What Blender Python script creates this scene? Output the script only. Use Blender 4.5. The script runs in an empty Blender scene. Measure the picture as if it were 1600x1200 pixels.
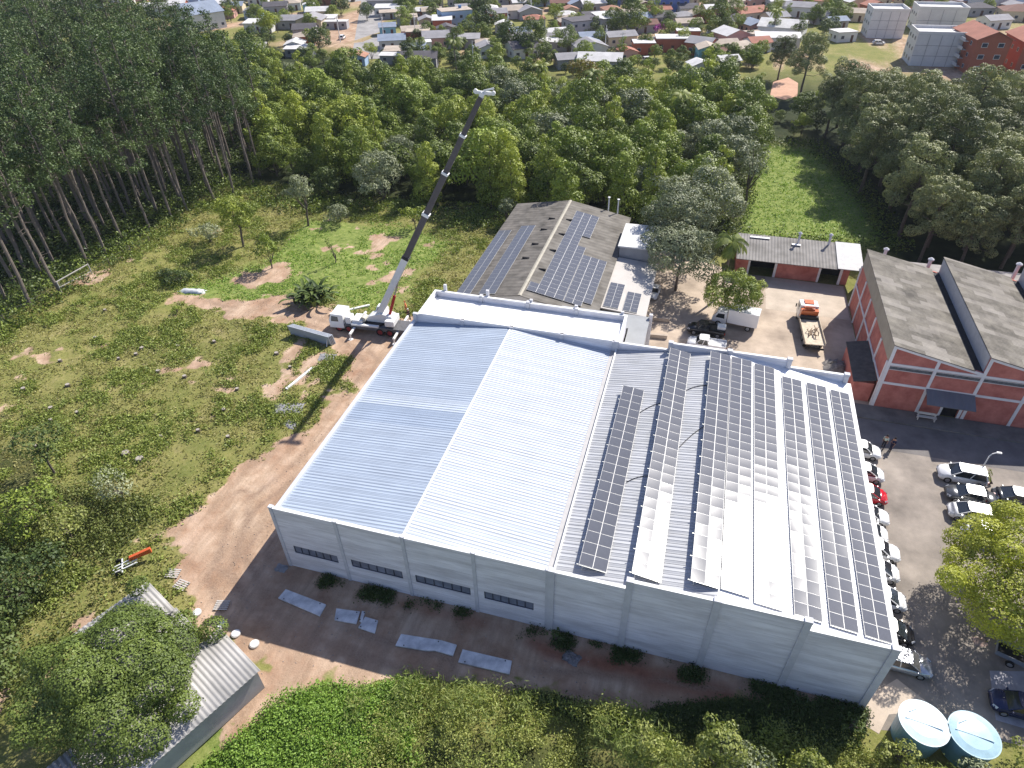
import bpy, bmesh, math, random
import numpy as np
from mathutils import Vector, Matrix
S = bpy.context.scene
C = S.collection
PI = math.pi
# ------------------------------------------------------------------ camera
F_PX, PITCH, ROLL, YAW, CAMH = 1032.96, math.radians(38.171), math.radians(-1.334), math.radians(-16.848), 50.0
_f = Vector((math.sin(YAW)*math.cos(PITCH), math.cos(YAW)*math.cos(PITCH), -math.sin(PITCH)))
_r0 = Vector((math.cos(YAW), -math.sin(YAW), 0)); _u0 = _r0.cross(_f)
_r = _r0*math.cos(ROLL)+_u0*math.sin(ROLL); _u = -_r0*math.sin(ROLL)+_u0*math.cos(ROLL)
cam = bpy.data.objects.new('camera', bpy.data.cameras.new('camera')); C.objects.link(cam)
cam.matrix_world = Matrix(((_r.x,_u.x,-_f.x,0),(_r.y,_u.y,-_f.y,0),(_r.z,_u.z,-_f.z,CAMH),(0,0,0,1)))
cam.data.sensor_width = 36; cam.data.lens = F_PX/1600*36
cam.data.clip_start = 0.5; cam.data.clip_end = 6000
S.camera = cam
def G(px, py, z=0.0):
    """point of the plane at height z that was surveyed at that place of the 1600 px wide photo"""
    d = _r*((px-800)/F_PX) - _u*((py-600)/F_PX) + _f
    t = (CAMH-z)/-d.z
    return Vector((d.x*t, d.y*t, z))
def PJ(p):
    v = Vector(p)-Vector((0,0,CAMH)); w = v.dot(_f)
    if w <= 0.1: return (-9999,-9999)
    return (800+F_PX*v.dot(_r)/w, 600-F_PX*v.dot(_u)/w)
# ------------------------------------------------------------------ sky and sun
SUND = Vector((.49,.93,1)).normalized()
elev = math.asin(SUND.z); azim = math.atan2(SUND.x, SUND.y)
W = bpy.data.worlds.new('World'); S.world = W; W.use_nodes = True
nt = W.node_tree; bg = nt.nodes['Background']
sky = nt.nodes.new('ShaderNodeTexSky'); sky.sky_type = 'NISHITA'; sky.sun_disc = False
sky.sun_elevation = elev; sky.sun_rotation = azim; sky.air_density = 1.0; sky.dust_density = 0.6; sky.ozone_density = 2.5
tn = nt.nodes.new('ShaderNodeMix'); tn.data_type='RGBA'; tn.blend_type='MULTIPLY'; tn.inputs['Factor'].default_value=1; tn.inputs['B'].default_value=(1.13,1.0,1.07,1)
nt.links.new(sky.outputs[0], tn.inputs['A']); nt.links.new(tn.outputs['Result'], bg.inputs[0]); bg.inputs[1].default_value = 0.092
sl = bpy.data.lights.new('sun', 'SUN'); sl.energy = 4.6; sl.angle = math.radians(0.53); sl.color = (1,.95,.88)
so = bpy.data.objects.new('sun', sl); C.objects.link(so)
so.rotation_euler = SUND.to_track_quat('Z','Y').to_euler()
S.view_settings.view_transform = 'Standard'; S.view_settings.look = 'None'
S.view_settings.exposure = 0.68; S.view_settings.gamma = 1.0
S.cycles.max_bounces = 6; S.cycles.diffuse_bounces = 2; S.cycles.glossy_bounces = 3
S.cycles.transmission_bounces = 3; S.cycles.transparent_max_bounces = 4
S.cycles.sample_clamp_indirect = 4
S.cycles.use_denoising = True
# ------------------------------------------------------------------ materials
def srgb(r,g,b):
    f = lambda c: (c/255/12.92) if c/255 <= .04045 else ((c/255+.055)/1.055)**2.4
    return (f(r),f(g),f(b))
MATS = {}
def mat(name, col, rough=.8, metal=0, var=.15, scale=1.5, bump=0, spec=.3, col2=None, coord='Object', detail=5, stretch=None, bscale=None):
    if name in MATS: return MATS[name]
    m = bpy.data.materials.new(name); m.use_nodes = True; MATS[name] = m
    n = m.node_tree.nodes; l = m.node_tree.links; b = n['Principled BSDF']
    b.inputs['Roughness'].default_value = rough; b.inputs['Metallic'].default_value = metal
    b.inputs['Specular IOR Level'].default_value = spec
    tc = n.new('ShaderNodeTexCoord'); src = tc.outputs[coord]
    if coord == 'World': src = None
    if stretch:
        mp = n.new('ShaderNodeMapping'); mp.inputs['Scale'].default_value = stretch
        l.new(src, mp.inputs[0]); src = mp.outputs[0]
    if var > 0 or col2:
        t = n.new('ShaderNodeTexNoise'); t.inputs['Scale'].default_value = scale; t.inputs['Detail'].default_value = detail
        t.inputs['Roughness'].default_value = .65
        l.new(src, t.inputs['Vector'])
        r = n.new('ShaderNodeValToRGB'); r.color_ramp.elements[0].position = .3; r.color_ramp.elements[1].position = .7
        c1 = tuple(min(1,c*(1-var)) for c in col); c2 = tuple(min(1,c*(1+var)) for c in (col2 or col))
        r.color_ramp.elements[0].color = (*c1,1); r.color_ramp.elements[1].color = (*c2,1)
        l.new(t.outputs[0], r.inputs[0]); l.new(r.outputs[0], b.inputs['Base Color'])
    else: b.inputs['Base Color'].default_value = (*col,1)
    if bump:
        t2 = n.new('ShaderNodeTexNoise'); t2.inputs['Scale'].default_value = bscale or scale*6; t2.inputs['Detail'].default_value = 4
        l.new(src, t2.inputs['Vector'])
        bp = n.new('ShaderNodeBump'); bp.inputs['Strength'].default_value = bump; bp.inputs['Distance'].default_value = .05
        l.new(t2.outputs[0], bp.inputs['Height']); l.new(bp.outputs[0], b.inputs['Normal'])
    return m
def leafmat(name, c1, c2, trans=.25, hue=.0, rough=.55):
    """foliage: tone attribute and object random mix two greens"""
    m = bpy.data.materials.new(name); m.use_nodes = True; MATS[name] = m
    n = m.node_tree.nodes; l = m.node_tree.links; b = n['Principled BSDF']
    b.inputs['Roughness'].default_value = rough; b.inputs['Specular IOR Level'].default_value = .35
    a = n.new('ShaderNodeAttribute'); a.attribute_name = 'tone'
    oi = n.new('ShaderNodeObjectInfo')
    ad = n.new('ShaderNodeMath'); ad.operation = 'MULTIPLY_ADD'; ad.inputs[1].default_value = .45; 
    l.new(oi.outputs['Random'], ad.inputs[0]); 
    mu = n.new('ShaderNodeMath'); mu.operation = 'MULTIPLY_ADD'; mu.inputs[1].default_value = .75; mu.inputs[2].default_value = -.1
    l.new(a.outputs['Fac'], mu.inputs[0]); l.new(mu.outputs[0], ad.inputs[2])
    ad.use_clamp = True
    mx = n.new('ShaderNodeMix'); mx.data_type = 'RGBA'
    l.new(ad.outputs[0], mx.inputs['Factor'])
    mx.inputs['A'].default_value = (*c1,1); mx.inputs['B'].default_value = (*c2,1)
    l.new(mx.outputs['Result'], b.inputs['Base Color'])
    if trans:
        tr = n.new('ShaderNodeBsdfTranslucent'); ms = n.new('ShaderNodeMixShader'); ms.inputs[0].default_value = trans
        br = n.new('ShaderNodeMix'); br.data_type = 'RGBA'; br.blend_type = 'MULTIPLY'; br.inputs['Factor'].default_value = 1
        br.inputs['B'].default_value = (1.3,1.35,.6,1)
        l.new(mx.outputs['Result'], br.inputs['A']); l.new(br.outputs['Result'], tr.inputs[0])
        l.new(b.outputs[0], ms.inputs[1]); l.new(tr.outputs[0], ms.inputs[2])
        l.new(ms.outputs[0], n['Material Output'].inputs[0])
    return m
# ------------------------------------------------------------------ object helpers
def tag(o, label=None, cat=None, group=None, kind=None):
    if label: o['label'] = label
    if cat: o['category'] = cat
    if group: o['group'] = group
    if kind: o['kind'] = kind
    return o
def empty(name, loc=(0,0,0), rz=0, label=None, cat=None, group=None):
    o = bpy.data.objects.new(name, None); C.objects.link(o); o.location = loc; o.rotation_euler = (0,0,rz)
    o.empty_display_size = .3
    return tag(o, label, cat, group)
def mesh_np(name, V, F, mats, parent=None, tone=None, smooth=False, nv=4):
    """V (n,3) array, F (m,nv) int array"""
    me = bpy.data.meshes.new(name); V = np.asarray(V,'f'); F = np.asarray(F,'i')
    me.vertices.add(len(V)); me.vertices.foreach_set('co', V.ravel())
    me.loops.add(F.size); me.loops.foreach_set('vertex_index', F.ravel())
    me.polygons.add(len(F)); me.polygons.foreach_set('loop_start', np.arange(len(F))*F.shape[1])
    me.update(calc_edges=True)
    if smooth: me.polygons.foreach_set('use_smooth', np.ones(len(F),bool))
    if tone is not None:
        at = me.attributes.new('tone','FLOAT','POINT'); at.data.foreach_set('value', np.asarray(tone,'f'))
    for m in (mats if isinstance(mats,(list,tuple)) else [mats]): me.materials.append(m)
    return link(name, me, parent)
def link(name, me, parent=None):
    o = bpy.data.objects.new(name, me); C.objects.link(o)
    if parent: o.parent = parent
    return o
class MB:
    def __init__(s): s.v=[]; s.f=[]; s.mi=[]; s.cur=0
    def add(s, vs, fs):
        k=len(s.v); s.v+= [tuple(v) for v in vs]; s.f += [tuple(k+i for i in f) for f in fs]; s.mi += [s.cur]*len(fs); return s
    def box(s, x0,x1,y0,y1,z0,z1, M=None):
        v=[Vector(p) for p in ((x0,y0,z0),(x1,y0,z0),(x1,y1,z0),(x0,y1,z0),(x0,y0,z1),(x1,y0,z1),(x1,y1,z1),(x0,y1,z1))]
        if M: v=[M@p for p in v]
        return s.add(v,[(3,2,1,0),(4,5,6,7),(0,1,5,4),(1,2,6,5),(2,3,7,6),(3,0,4,7)])
    def quad(s,*p): return s.add(p,[tuple(range(len(p)))])
    def prism(s, poly, axis, a, b, M=None):
        """poly in the plane normal to axis ('x': (y,z), 'y': (x,z), 'z': (x,y)), from a to b"""
        def P(q,t): return Vector({'x':(t,q[0],q[1]),'y':(q[0],t,q[1]),'z':(q[0],q[1],t)}[axis])
        n=len(poly); v=[P(q,a) for q in poly]+[P(q,b) for q in poly]
        if M: v=[M@p for p in v]
        fs=[tuple(range(n-1,-1,-1)), tuple(range(n,2*n))]+[(i,(i+1)%n,n+(i+1)%n,n+i) for i in range(n)]
        return s.add(v,fs)
    def tube(s, p0, p1, r0, r1=None, n=8, caps=True):
        p0,p1=Vector(p0),Vector(p1); r1=r0 if r1 is None else r1
        d=(p1-p0).normalized(); a=d.orthogonal().normalized(); b=d.cross(a)
        v=[p0+(a*math.cos(2*PI*i/n)+b*math.sin(2*PI*i/n))*r0 for i in range(n)]+[p1+(a*math.cos(2*PI*i/n)+b*math.sin(2*PI*i/n))*r1 for i in range(n)]
        fs=[(i,(i+1)%n,n+(i+1)%n,n+i) for i in range(n)]
        if caps: fs+=[tuple(range(n-1,-1,-1)),tuple(range(n,2*n))]
        return s.add(v,fs)
    def path(s, pts, rs, n=7):
        for i in range(len(pts)-1): s.tube(pts[i],pts[i+1],rs[i],rs[i+1],n, True)
        return s
    def bar(s, p0, p1, w, h, up=(0,0,1)):
        p0,p1=Vector(p0),Vector(p1); d=(p1-p0).normalized(); sd=d.cross(Vector(up)).normalized(); u=sd.cross(d)
        v=[]
        for p in (p0,p1):
            for a,b in ((-1,-1),(1,-1),(1,1),(-1,1)): v.append(p+sd*a*w/2+u*b*h/2)
        return s.add(v,[(3,2,1,0),(4,5,6,7),(0,1,5,4),(1,2,6,5),(2,3,7,6),(3,0,4,7)])
    def sphere(s,c,r,n=10,m=6,sz=1.0):
        c=Vector(c); v=[]; fs=[]
        for j in range(m+1):
            t=PI*j/m
            for i in range(n):
                a=2*PI*i/n; v.append(c+Vector((math.sin(t)*math.cos(a)*r,math.sin(t)*math.sin(a)*r,math.cos(t)*r*sz)))
        for j in range(m):
            for i in range(n): fs.append((j*n+i,(j+1)*n+i,(j+1)*n+(i+1)%n,j*n+(i+1)%n))
        return s.add(v,fs)
    def build(s, name, m, parent=None, smooth=False, bevel=0, origin=None):
        me=bpy.data.meshes.new(name); me.from_pydata([tuple(v) for v in s.v],[],s.f)
        for q in (m if isinstance(m,(list,tuple)) else [m]): me.materials.append(q)
        me.polygons.foreach_set('material_index', s.mi)
        if smooth: me.polygons.foreach_set('use_smooth',[True]*len(me.polygons))
        me.update()
        if bevel or smooth:
            bm=bmesh.new(); bm.from_mesh(me)
            bmesh.ops.remove_doubles(bm, verts=bm.verts, dist=1e-4)
            if bevel: bmesh.ops.bevel(bm, geom=list(bm.edges), offset=bevel, segments=2, affect='EDGES', profile=.6)
            bmesh.ops.recalc_face_normals(bm, faces=bm.faces)
            bm.to_mesh(me); bm.free()
        return link(name, me, parent)
def copy_tree(o, parent=None):
    c=o.copy(); C.objects.link(c); c.parent=parent
    for ch in o.children: copy_tree(ch,c)
    return c
def inpoly(p, poly):
    x,y=p; r=False; n=len(poly)
    for i in range(n):
        x1,y1=poly[i][:2]; x2,y2=poly[(i+1)%n][:2]
        if (y1>y)!=(y2>y) and x < (x2-x1)*(y-y1)/(y2-y1)+x1: r=not r
    return r
def sdist(X,Y,poly):
    """signed distance (inside positive) from numpy points to polygon"""
    n=len(poly); D=np.full(X.shape,1e9); ins=np.zeros(X.shape,bool)
    for i in range(n):
        x1,y1=poly[i][:2]; x2,y2=poly[(i+1)%n][:2]
        dx,dy=x2-x1,y2-y1; t=np.clip(((X-x1)*dx+(Y-y1)*dy)/(dx*dx+dy*dy+1e-9),0,1)
        D=np.minimum(D,np.hypot(X-x1-t*dx,Y-y1-t*dy))
        if y1!=y2:
            c=((y1>Y)!=(y2>Y))&(X<(x2-x1)*(Y-y1)/(y2-y1)+x1); ins^=c
    return np.where(ins,D,-D)
def gp(*pts, z=0): return [tuple(G(a,b,z))[:2] for a,b in pts]
_rs=np.random.RandomState(7)
def vnoise(X,Y,sc,seed=0):
    """smooth value noise in [-1,1]"""
    r=np.random.RandomState(seed).uniform(-1,1,(256,256)); x=X/sc; y=Y/sc
    xi=np.floor(x).astype(int); yi=np.floor(y).astype(int); fx=x-xi; fy=y-yi
    fx=fx*fx*(3-2*fx); fy=fy*fy*(3-2*fy)
    a=r[xi%256,yi%256]; b=r[(xi+1)%256,yi%256]; c=r[xi%256,(yi+1)%256]; d=r[(xi+1)%256,(yi+1)%256]
    return (a*(1-fx)+b*fx)*(1-fy)+(c*(1-fx)+d*fx)*fy
def fbm(X,Y,sc,seed=0,o=4):
    return sum(vnoise(X,Y,sc/2**i,seed+i)*.5**i for i in range(o))
# ------------------------------------------------------------------ ground
soil_poly=[tuple(p) for p in ((-74,68.5),(-57,71.5),(-49,72.5),(-45,71.2),(-36,73),(-30,75),(-30,60),(-6,60),(-6,30.5),(18,31),(18.3,28.6),(11,27.6),(4,25.6),(-3,24.6),(-10,24),(-17,22.6),(-21.5,21.3),(-24,19.5),(-25.5,15.5),(-27,15.3),(-28,20.5),(-33,22.2),(-36.3,23.4),(-39.2,26.4),(-43.5,30.5),(-43.0,35),(-42.6,38.5),(-40.4,42),(-37.8,47.0),(-38.2,51.4),(-38.8,56.3),(-40.0,60.4),(-43,61.6),(-51.4,65.0),(-57.5,66),(-66,66.8))]
soil2=[(-67,75.5),(-62,81.5),(-57,80),(-58,76.5),(-64,73.2)]
soil3=[(-22,106),(-16,106),(-16,110),(-22,110)]
lush=[gp((330,440),(420,415),(480,345),(620,350),(700,380),(650,440),(630,480),(545,490),(520,455),(430,470),(330,470),(290,455))]
lushb=[gp((330,1130),(400,1085),(480,1060),(560,1075),(600,1100),(560,1200),(470,1260),(200,1260),(280,1180))]
clear_poly=gp((1150,375),(1165,300),(1190,225),(1265,228),(1340,295),(1400,385))
wood_poly=[(-89,112),(-62,105),(-44,108),(-34,106),(-29,104),(-10,104),(0,101),(7,110),(8,130),(12,158),(22,163),(27,136),(30,112),(34,96),(120,96),(140,215),(60,216),(13,214),(-22,207),(-64,213),(-108,210),(-124,216),(-170,238),(-210,200),(-200,150),(-120,60),(-94,20),(-93,70),(-93,95)]
def axis(a,b,step,lo,hi,grow=1.18):
    v=list(np.arange(a,b+1e-6,step)); s=step
    lo_l=[]; x=a; 
    while x>lo: s=min(s*grow,60); x-=s; lo_l.append(x)
    hi_l=[]; x=v[-1]; s=step
    while x<hi: s=min(s*grow,60); x+=s; hi_l.append(x)
    return np.array(lo_l[::-1]+v+hi_l)
gx=axis(-96,40,.36,-1500,1500); gy=axis(4,110,.36,-400,2500)
X,Y=np.meshgrid(gx,gy,indexing='ij')
nz=fbm(X,Y,6,3); nz2=fbm(X,Y,2.2,11)
d=np.maximum(sdist(X,Y,soil_poly),np.maximum(sdist(X,Y,soil2),sdist(X,Y,soil3)))
soil=np.clip(.5+(d+nz*1.5+nz2*.9+fbm(X,Y,.9,15)*.8)/1.6,0,1)
patch=np.clip((fbm(X,Y,9,41)+fbm(X,Y,2.2,47)*.8-.52)*1.5,0,.68)*(X<-40)*(X>-92)*(Y<100)
patch=np.maximum(patch,np.clip((fbm(X,Y,14,77)+.35)*1.1,0,.8)*(Y>214))
grn=np.clip(.5+(np.maximum(sdist(X,Y,lush[0]),sdist(X,Y,lushb[0]))+nz*2.5)/4,0,1)
grn=np.maximum(grn,np.clip(.5+(sdist(X,Y,clear_poly)+nz)/3,0,1))
wood_gap_shade=np.clip(.5+(sdist(X,Y,wood_poly)+nz)/3,0,1)
wood_gap_shade=np.maximum(wood_gap_shade,np.clip((sdist(X,Y,[(-24,16),(-10,21),(4,22.5),(17,25.5),(40,25),(60,-20),(-24,-20)])+nz)/2,0,.85))  # dark colour under the weeds paints the shade in their gaps
wood_gap_shade=np.maximum(wood_gap_shade,np.clip((sdist(X,Y,[(-48,26),(-56,34),(-75,36),(-90,0),(-46,0)])+nz*2)/3,0,.7))
near=((X>-96)&(X<60)&(Y>0)&(Y<112))
field=np.clip(-sdist(X,Y,[(-34,20),(60,20),(60,125),(-34,125)])/4,0,1)
Z=(fbm(X,Y,9,21)*.22+fbm(X,Y,1.6,31)*.07)*field*(1-soil*.6)
Z=Z*np.clip((400-np.hypot(X,Y))/300,0,1)
ZG=Z
nx,ny=X.shape; idx=np.arange(nx*ny).reshape(nx,ny)
FQ=np.stack([idx[:-1,:-1],idx[1:,:-1],idx[1:,1:],idx[:-1,1:]],-1).reshape(-1,4)
Vg=np.stack([X,Y,Z],-1).reshape(-1,3)
sm=(soil[:-1,:-1]+soil[1:,:-1]+soil[1:,1:]+soil[:-1,1:]).reshape(-1)/4
def pdist(X,Y,P):
    D=np.full(X.shape,1e9)
    for (x1,y1),(x2,y2) in zip(P,P[1:]):
        dx,dy=x2-x1,y2-y1; t=np.clip(((X-x1)*dx+(Y-y1)*dy)/(dx*dx+dy*dy),0,1); D=np.minimum(D,np.hypot(X-x1-t*dx,Y-y1-t*dy))
    return D
redz=np.clip((1.2-np.abs(Y-(28.2+fbm(X,Y,5,401)*.6)))/1.0,0,1)*np.clip((X+9+nz*3)/3,0,1)*np.clip((12-X+nz*3)/3,0,1); redz=np.maximum(redz,.6*np.clip((.8-np.abs(Y-29.0))/.8,0,1)*np.clip((X+22+nz*3)/3,0,1)*np.clip((-9-X)/3,0,1)).ravel()
rut=np.zeros_like(X)
for P_ in ([(-66,69),(-52,68),(-43,65.5),(-37,61),(-35,52),(-36,42),(-38.5,34),(-36,27),(-30,23.2),(-25,20)],[(-40,36),(-36,28.5),(-31,26.2),(-20,24.4),(-8,25.4),(4,27.3),(14,29)],[(-35,60),(-33.2,48),(-34.5,38),(-34,30),(-28,25.6),(-14,24.3)]):
    D_=pdist(X+fbm(X,Y,7,301)*.5,Y+fbm(X,Y,7,305)*.5,P_); rut=np.maximum(rut,np.exp(-((D_-.9)/.3)**2))
rut*=np.clip(fbm(X,Y,5,311)+.75,0,1)*soil
colr=np.stack([np.maximum(soil,patch),grn,wood_gap_shade,rut],-1).reshape(-1,4)
def ground_mat():
    m=bpy.data.materials.new('ground'); m.use_nodes=True; n=m.node_tree.nodes; l=m.node_tree.links; b=n['Principled BSDF']
    b.inputs['Roughness'].default_value=.95; b.inputs['Specular IOR Level'].default_value=.1
    tc=n.new('ShaderNodeTexCoord'); at=n.new('ShaderNodeAttribute'); at.attribute_name='zone'
    sp=n.new('ShaderNodeSeparateColor'); l.new(at.outputs['Color'],sp.inputs[0])
    def noise(sc,det=6,rough=.6,st=None):
        t=n.new('ShaderNodeTexNoise'); t.inputs['Scale'].default_value=sc; t.inputs['Detail'].default_value=det; t.inputs['Roughness'].default_value=rough
        if st:
            mp=n.new('ShaderNodeMapping'); mp.inputs['Scale'].default_value=st; l.new(tc.outputs['Object'],mp.inputs[0]); l.new(mp.outputs[0],t.inputs['Vector'])
        else: l.new(tc.outputs['Object'],t.inputs['Vector'])
        return t.outputs[0]
    def ramp(src,stops):
        r=n.new('ShaderNodeValToRGB'); e=r.color_ramp.elements
        e[0].position=stops[0][0]; e[0].color=(*stops[0][1],1); e[1].position=stops[-1][0]; e[1].color=(*stops[-1][1],1)
        for p,c in stops[1:-1]:
            q=e.new(p); q.color=(*c,1)
        l.new(src,r.inputs[0]); return r.outputs[0]
    def mix(f,a,bb):
        x=n.new('ShaderNodeMix'); x.data_type='RGBA'; l.new(f,x.inputs['Factor']); l.new(a,x.inputs['A']); l.new(bb,x.inputs['B']); return x.outputs['Result']
    def math_(op,a,bv,c=None):
        x=n.new('ShaderNodeMath'); x.operation=op; l.new(a,x.inputs[0])
        if hasattr(bv,'node'): l.new(bv,x.inputs[1])
        else: x.inputs[1].default_value=bv
        if c is not None: x.inputs[2].default_value=c
        x.use_clamp = op!='ADD'; return x.outputs[0]
    grass=ramp(noise(.22,8,.7),[(.28,(.11,.135,.035)),(.42,(.19,.20,.055)),(.55,(.29,.26,.09)),(.68,(.41,.32,.17))])
    fine=ramp(noise(2.4,6,.75),[(.3,(.05,.075,.02)),(.5,(.16,.175,.05)),(.7,(.30,.28,.12))])
    gr=mix(math_('MULTIPLY',noise(5,3),1.0),grass,fine)
    lushc=ramp(noise(1.3,7,.75),[(.3,(.08,.13,.028)),(.5,(.19,.24,.06)),(.72,(.34,.35,.13))])
    gr=mix(sp.outputs['Green'],gr,lushc)
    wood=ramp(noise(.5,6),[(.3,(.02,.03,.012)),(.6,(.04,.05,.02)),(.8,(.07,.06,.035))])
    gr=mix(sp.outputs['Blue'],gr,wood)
    soilc=ramp(noise(.35,8,.65),[(.3,(.26,.17,.11)),(.42,(.42,.29,.195)),(.56,(.56,.42,.30)),(.75,(.65,.51,.39))])
    red=ramp(noise(.16,5,.6),[(.35,(.0,.0,.0)),(.62,(.85,.85,.85))])
    redc=ramp(noise(2,5),[(.3,(.20,.075,.04)),(.7,(.36,.17,.10))])
    tr=ramp(noise(.9,5,.7,(1,.12,1)),[(.42,(0,0,0)),(.62,(.65,.65,.65))])
    soilc=mix(math_('MULTIPLY',red,.4),soilc,redc)
    soilc=mix(tr,soilc,ramp(noise(9,4),[(.3,(.2,.13,.085)),(.7,(.42,.31,.22))]))
    ar=n.new('ShaderNodeAttribute'); ar.attribute_name='red'
    soilc=mix(math_('MULTIPLY',ar.outputs['Fac'],.85),soilc,ramp(noise(1.6,6,.7),[(.3,(.17,.06,.035)),(.7,(.34,.14,.085))]))
    soilc=mix(math_('MULTIPLY',at.outputs['Alpha'],.8),soilc,ramp(noise(6,4),[(.3,(.19,.125,.085)),(.7,(.36,.26,.19))]))
    f=math_('MULTIPLY_ADD',math_('ADD',sp.outputs['Red'],math_('MULTIPLY_ADD',noise(1.4,7,.75),1.2,-.6)),3.5,-1.25)
    base=mix(f,gr,soilc)
    l.new(base,b.inputs['Base Color'])
    bp=n.new('ShaderNodeBump'); bp.inputs['Strength'].default_value=.6; bp.inputs['Distance'].default_value=.12
    l.new(noise(3.5,7,.75),bp.inputs['Height']); l.new(bp.outputs[0],b.inputs['Normal'])
    return m
GM=ground_mat()
def grid_obj(name,sel):
    fq=FQ[sel]; used,inv=np.unique(fq.ravel(),return_inverse=True)
    o=mesh_np(name,Vg[used],inv.reshape(-1,4),GM,smooth=True)
    rd_=o.data.attributes.new('red','FLOAT','POINT'); rd_.data.foreach_set('value',redz[used].astype('f'))
    ca=o.data.color_attributes.new('zone','FLOAT_COLOR','POINT'); ca.data.foreach_set('color',colr[used].astype('f').ravel())
    return o
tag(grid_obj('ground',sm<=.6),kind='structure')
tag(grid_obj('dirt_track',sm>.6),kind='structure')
def gz(x,y):
    i=np.clip(np.searchsorted(gx,x)-1,0,nx-2); j=np.clip(np.searchsorted(gy,y)-1,0,ny-2)
    return ZG[i,j]
def sheet(name,poly,z,m,kerb=0):
    mb=MB(); mb.prism([p[:2] for p in poly],'z',z-.02-kerb,z); o=mb.build(name,m); return tag(o,kind='structure')
def slabmat(name,c1,c2,sc,st=None,crack=False,rough=.9):
    return mat(name,c1,rough,col2=c2,var=.12,scale=sc,bump=.25,detail=9,stretch=st,spec=.2,bscale=14)
M_yard=slabmat('yard_concrete',(.27,.215,.165),(.54,.44,.34),.16)
M_asph=slabmat('asphalt',(.17,.15,.13),(.34,.295,.25),.22)
M_road=slabmat('road_asphalt',(.13,.12,.115),(.2,.185,.175),.35)
M_pave=slabmat('pavement_concrete',(.13,.125,.115),(.21,.195,.175),.5)
M_street=slabmat('street_paving',(.25,.24,.23),(.36,.345,.33),.25)
# yard behind the warehouse, car park to the right, passage road, kerbed pavement in front of the brick hall
sheet('yard',[(-9.9,62),(18.2,61.7),(22.7,67),(22.7,95.9),(8.5,96.2),(-4,101),(-10,97)],.004,M_yard)
sheet('concrete_apron',[(11.5,86.5),(22.5,86.2),(22.5,95.8),(11.5,96)],.010,mat('apron',(.44,.37,.29),.9,col2=(.52,.44,.35),var=.08,scale=.4,bump=.1))
sheet('parking_lot',[(17.4,31.5),(18.6,28.5),(26,30),(40,30),(80,28),(80,60.5),(18,60.2)],.006,M_asph)
sheet('passage_road',[(18,60),(80,60.4),(80,64.9),(18.3,65.1),(18,62)],.012,M_road)
sheet('pavement',[(21.0,64.9),(80,64.6),(80,67.3),(21.0,67.4)],.14,M_pave,.12)
sheet('parking_pad',gp((1546,1048),(1640,1050),(1640,1180),(1600,1138),(1556,1125)),.012,mat('pad',(.36,.35,.38),.85,var=.2,scale=1))
sheet('paved_strip',[(17.0,30.2),(17.6,30.4),(20.5,33.0),(23,31.2),(19.5,29.9),(18.6,28.2),(17.2,28.8)],.016,mat('strip',(.47,.39,.31),.9,var=.12,scale=1))
s_a,s_b=Vector((-181,329,0)),Vector((-118.5,214,0)); sd=(s_b-s_a).normalized(); sn=Vector((sd.y,-sd.x,0))
def strip(name,a,b,w,z,m):
    d=(b-a).normalized(); nn=Vector((d.y,-d.x,0))*w/2; return sheet(name,[a-nn,b-nn,b+nn,a+nn],z,m)
strip('street',Vector((-175,345,0))+sn*-2,Vector((-113.5,216,0)),9.5,.02,M_street)
strip('street',G(980,66),G(1240,30),6,.02,M_street)
strip('street',G(560,2),G(300,-60),7,.03,M_street)
strip('street',G(600,28),G(900,-8),6,.03,M_street)
sheet('sand_patch',gp((1203,150),(1208,128),(1232,121),(1247,130),(1246,150),(1225,156)),.03,mat('sand',(.5,.3,.2),.95,var=.15,scale=.4))
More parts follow.
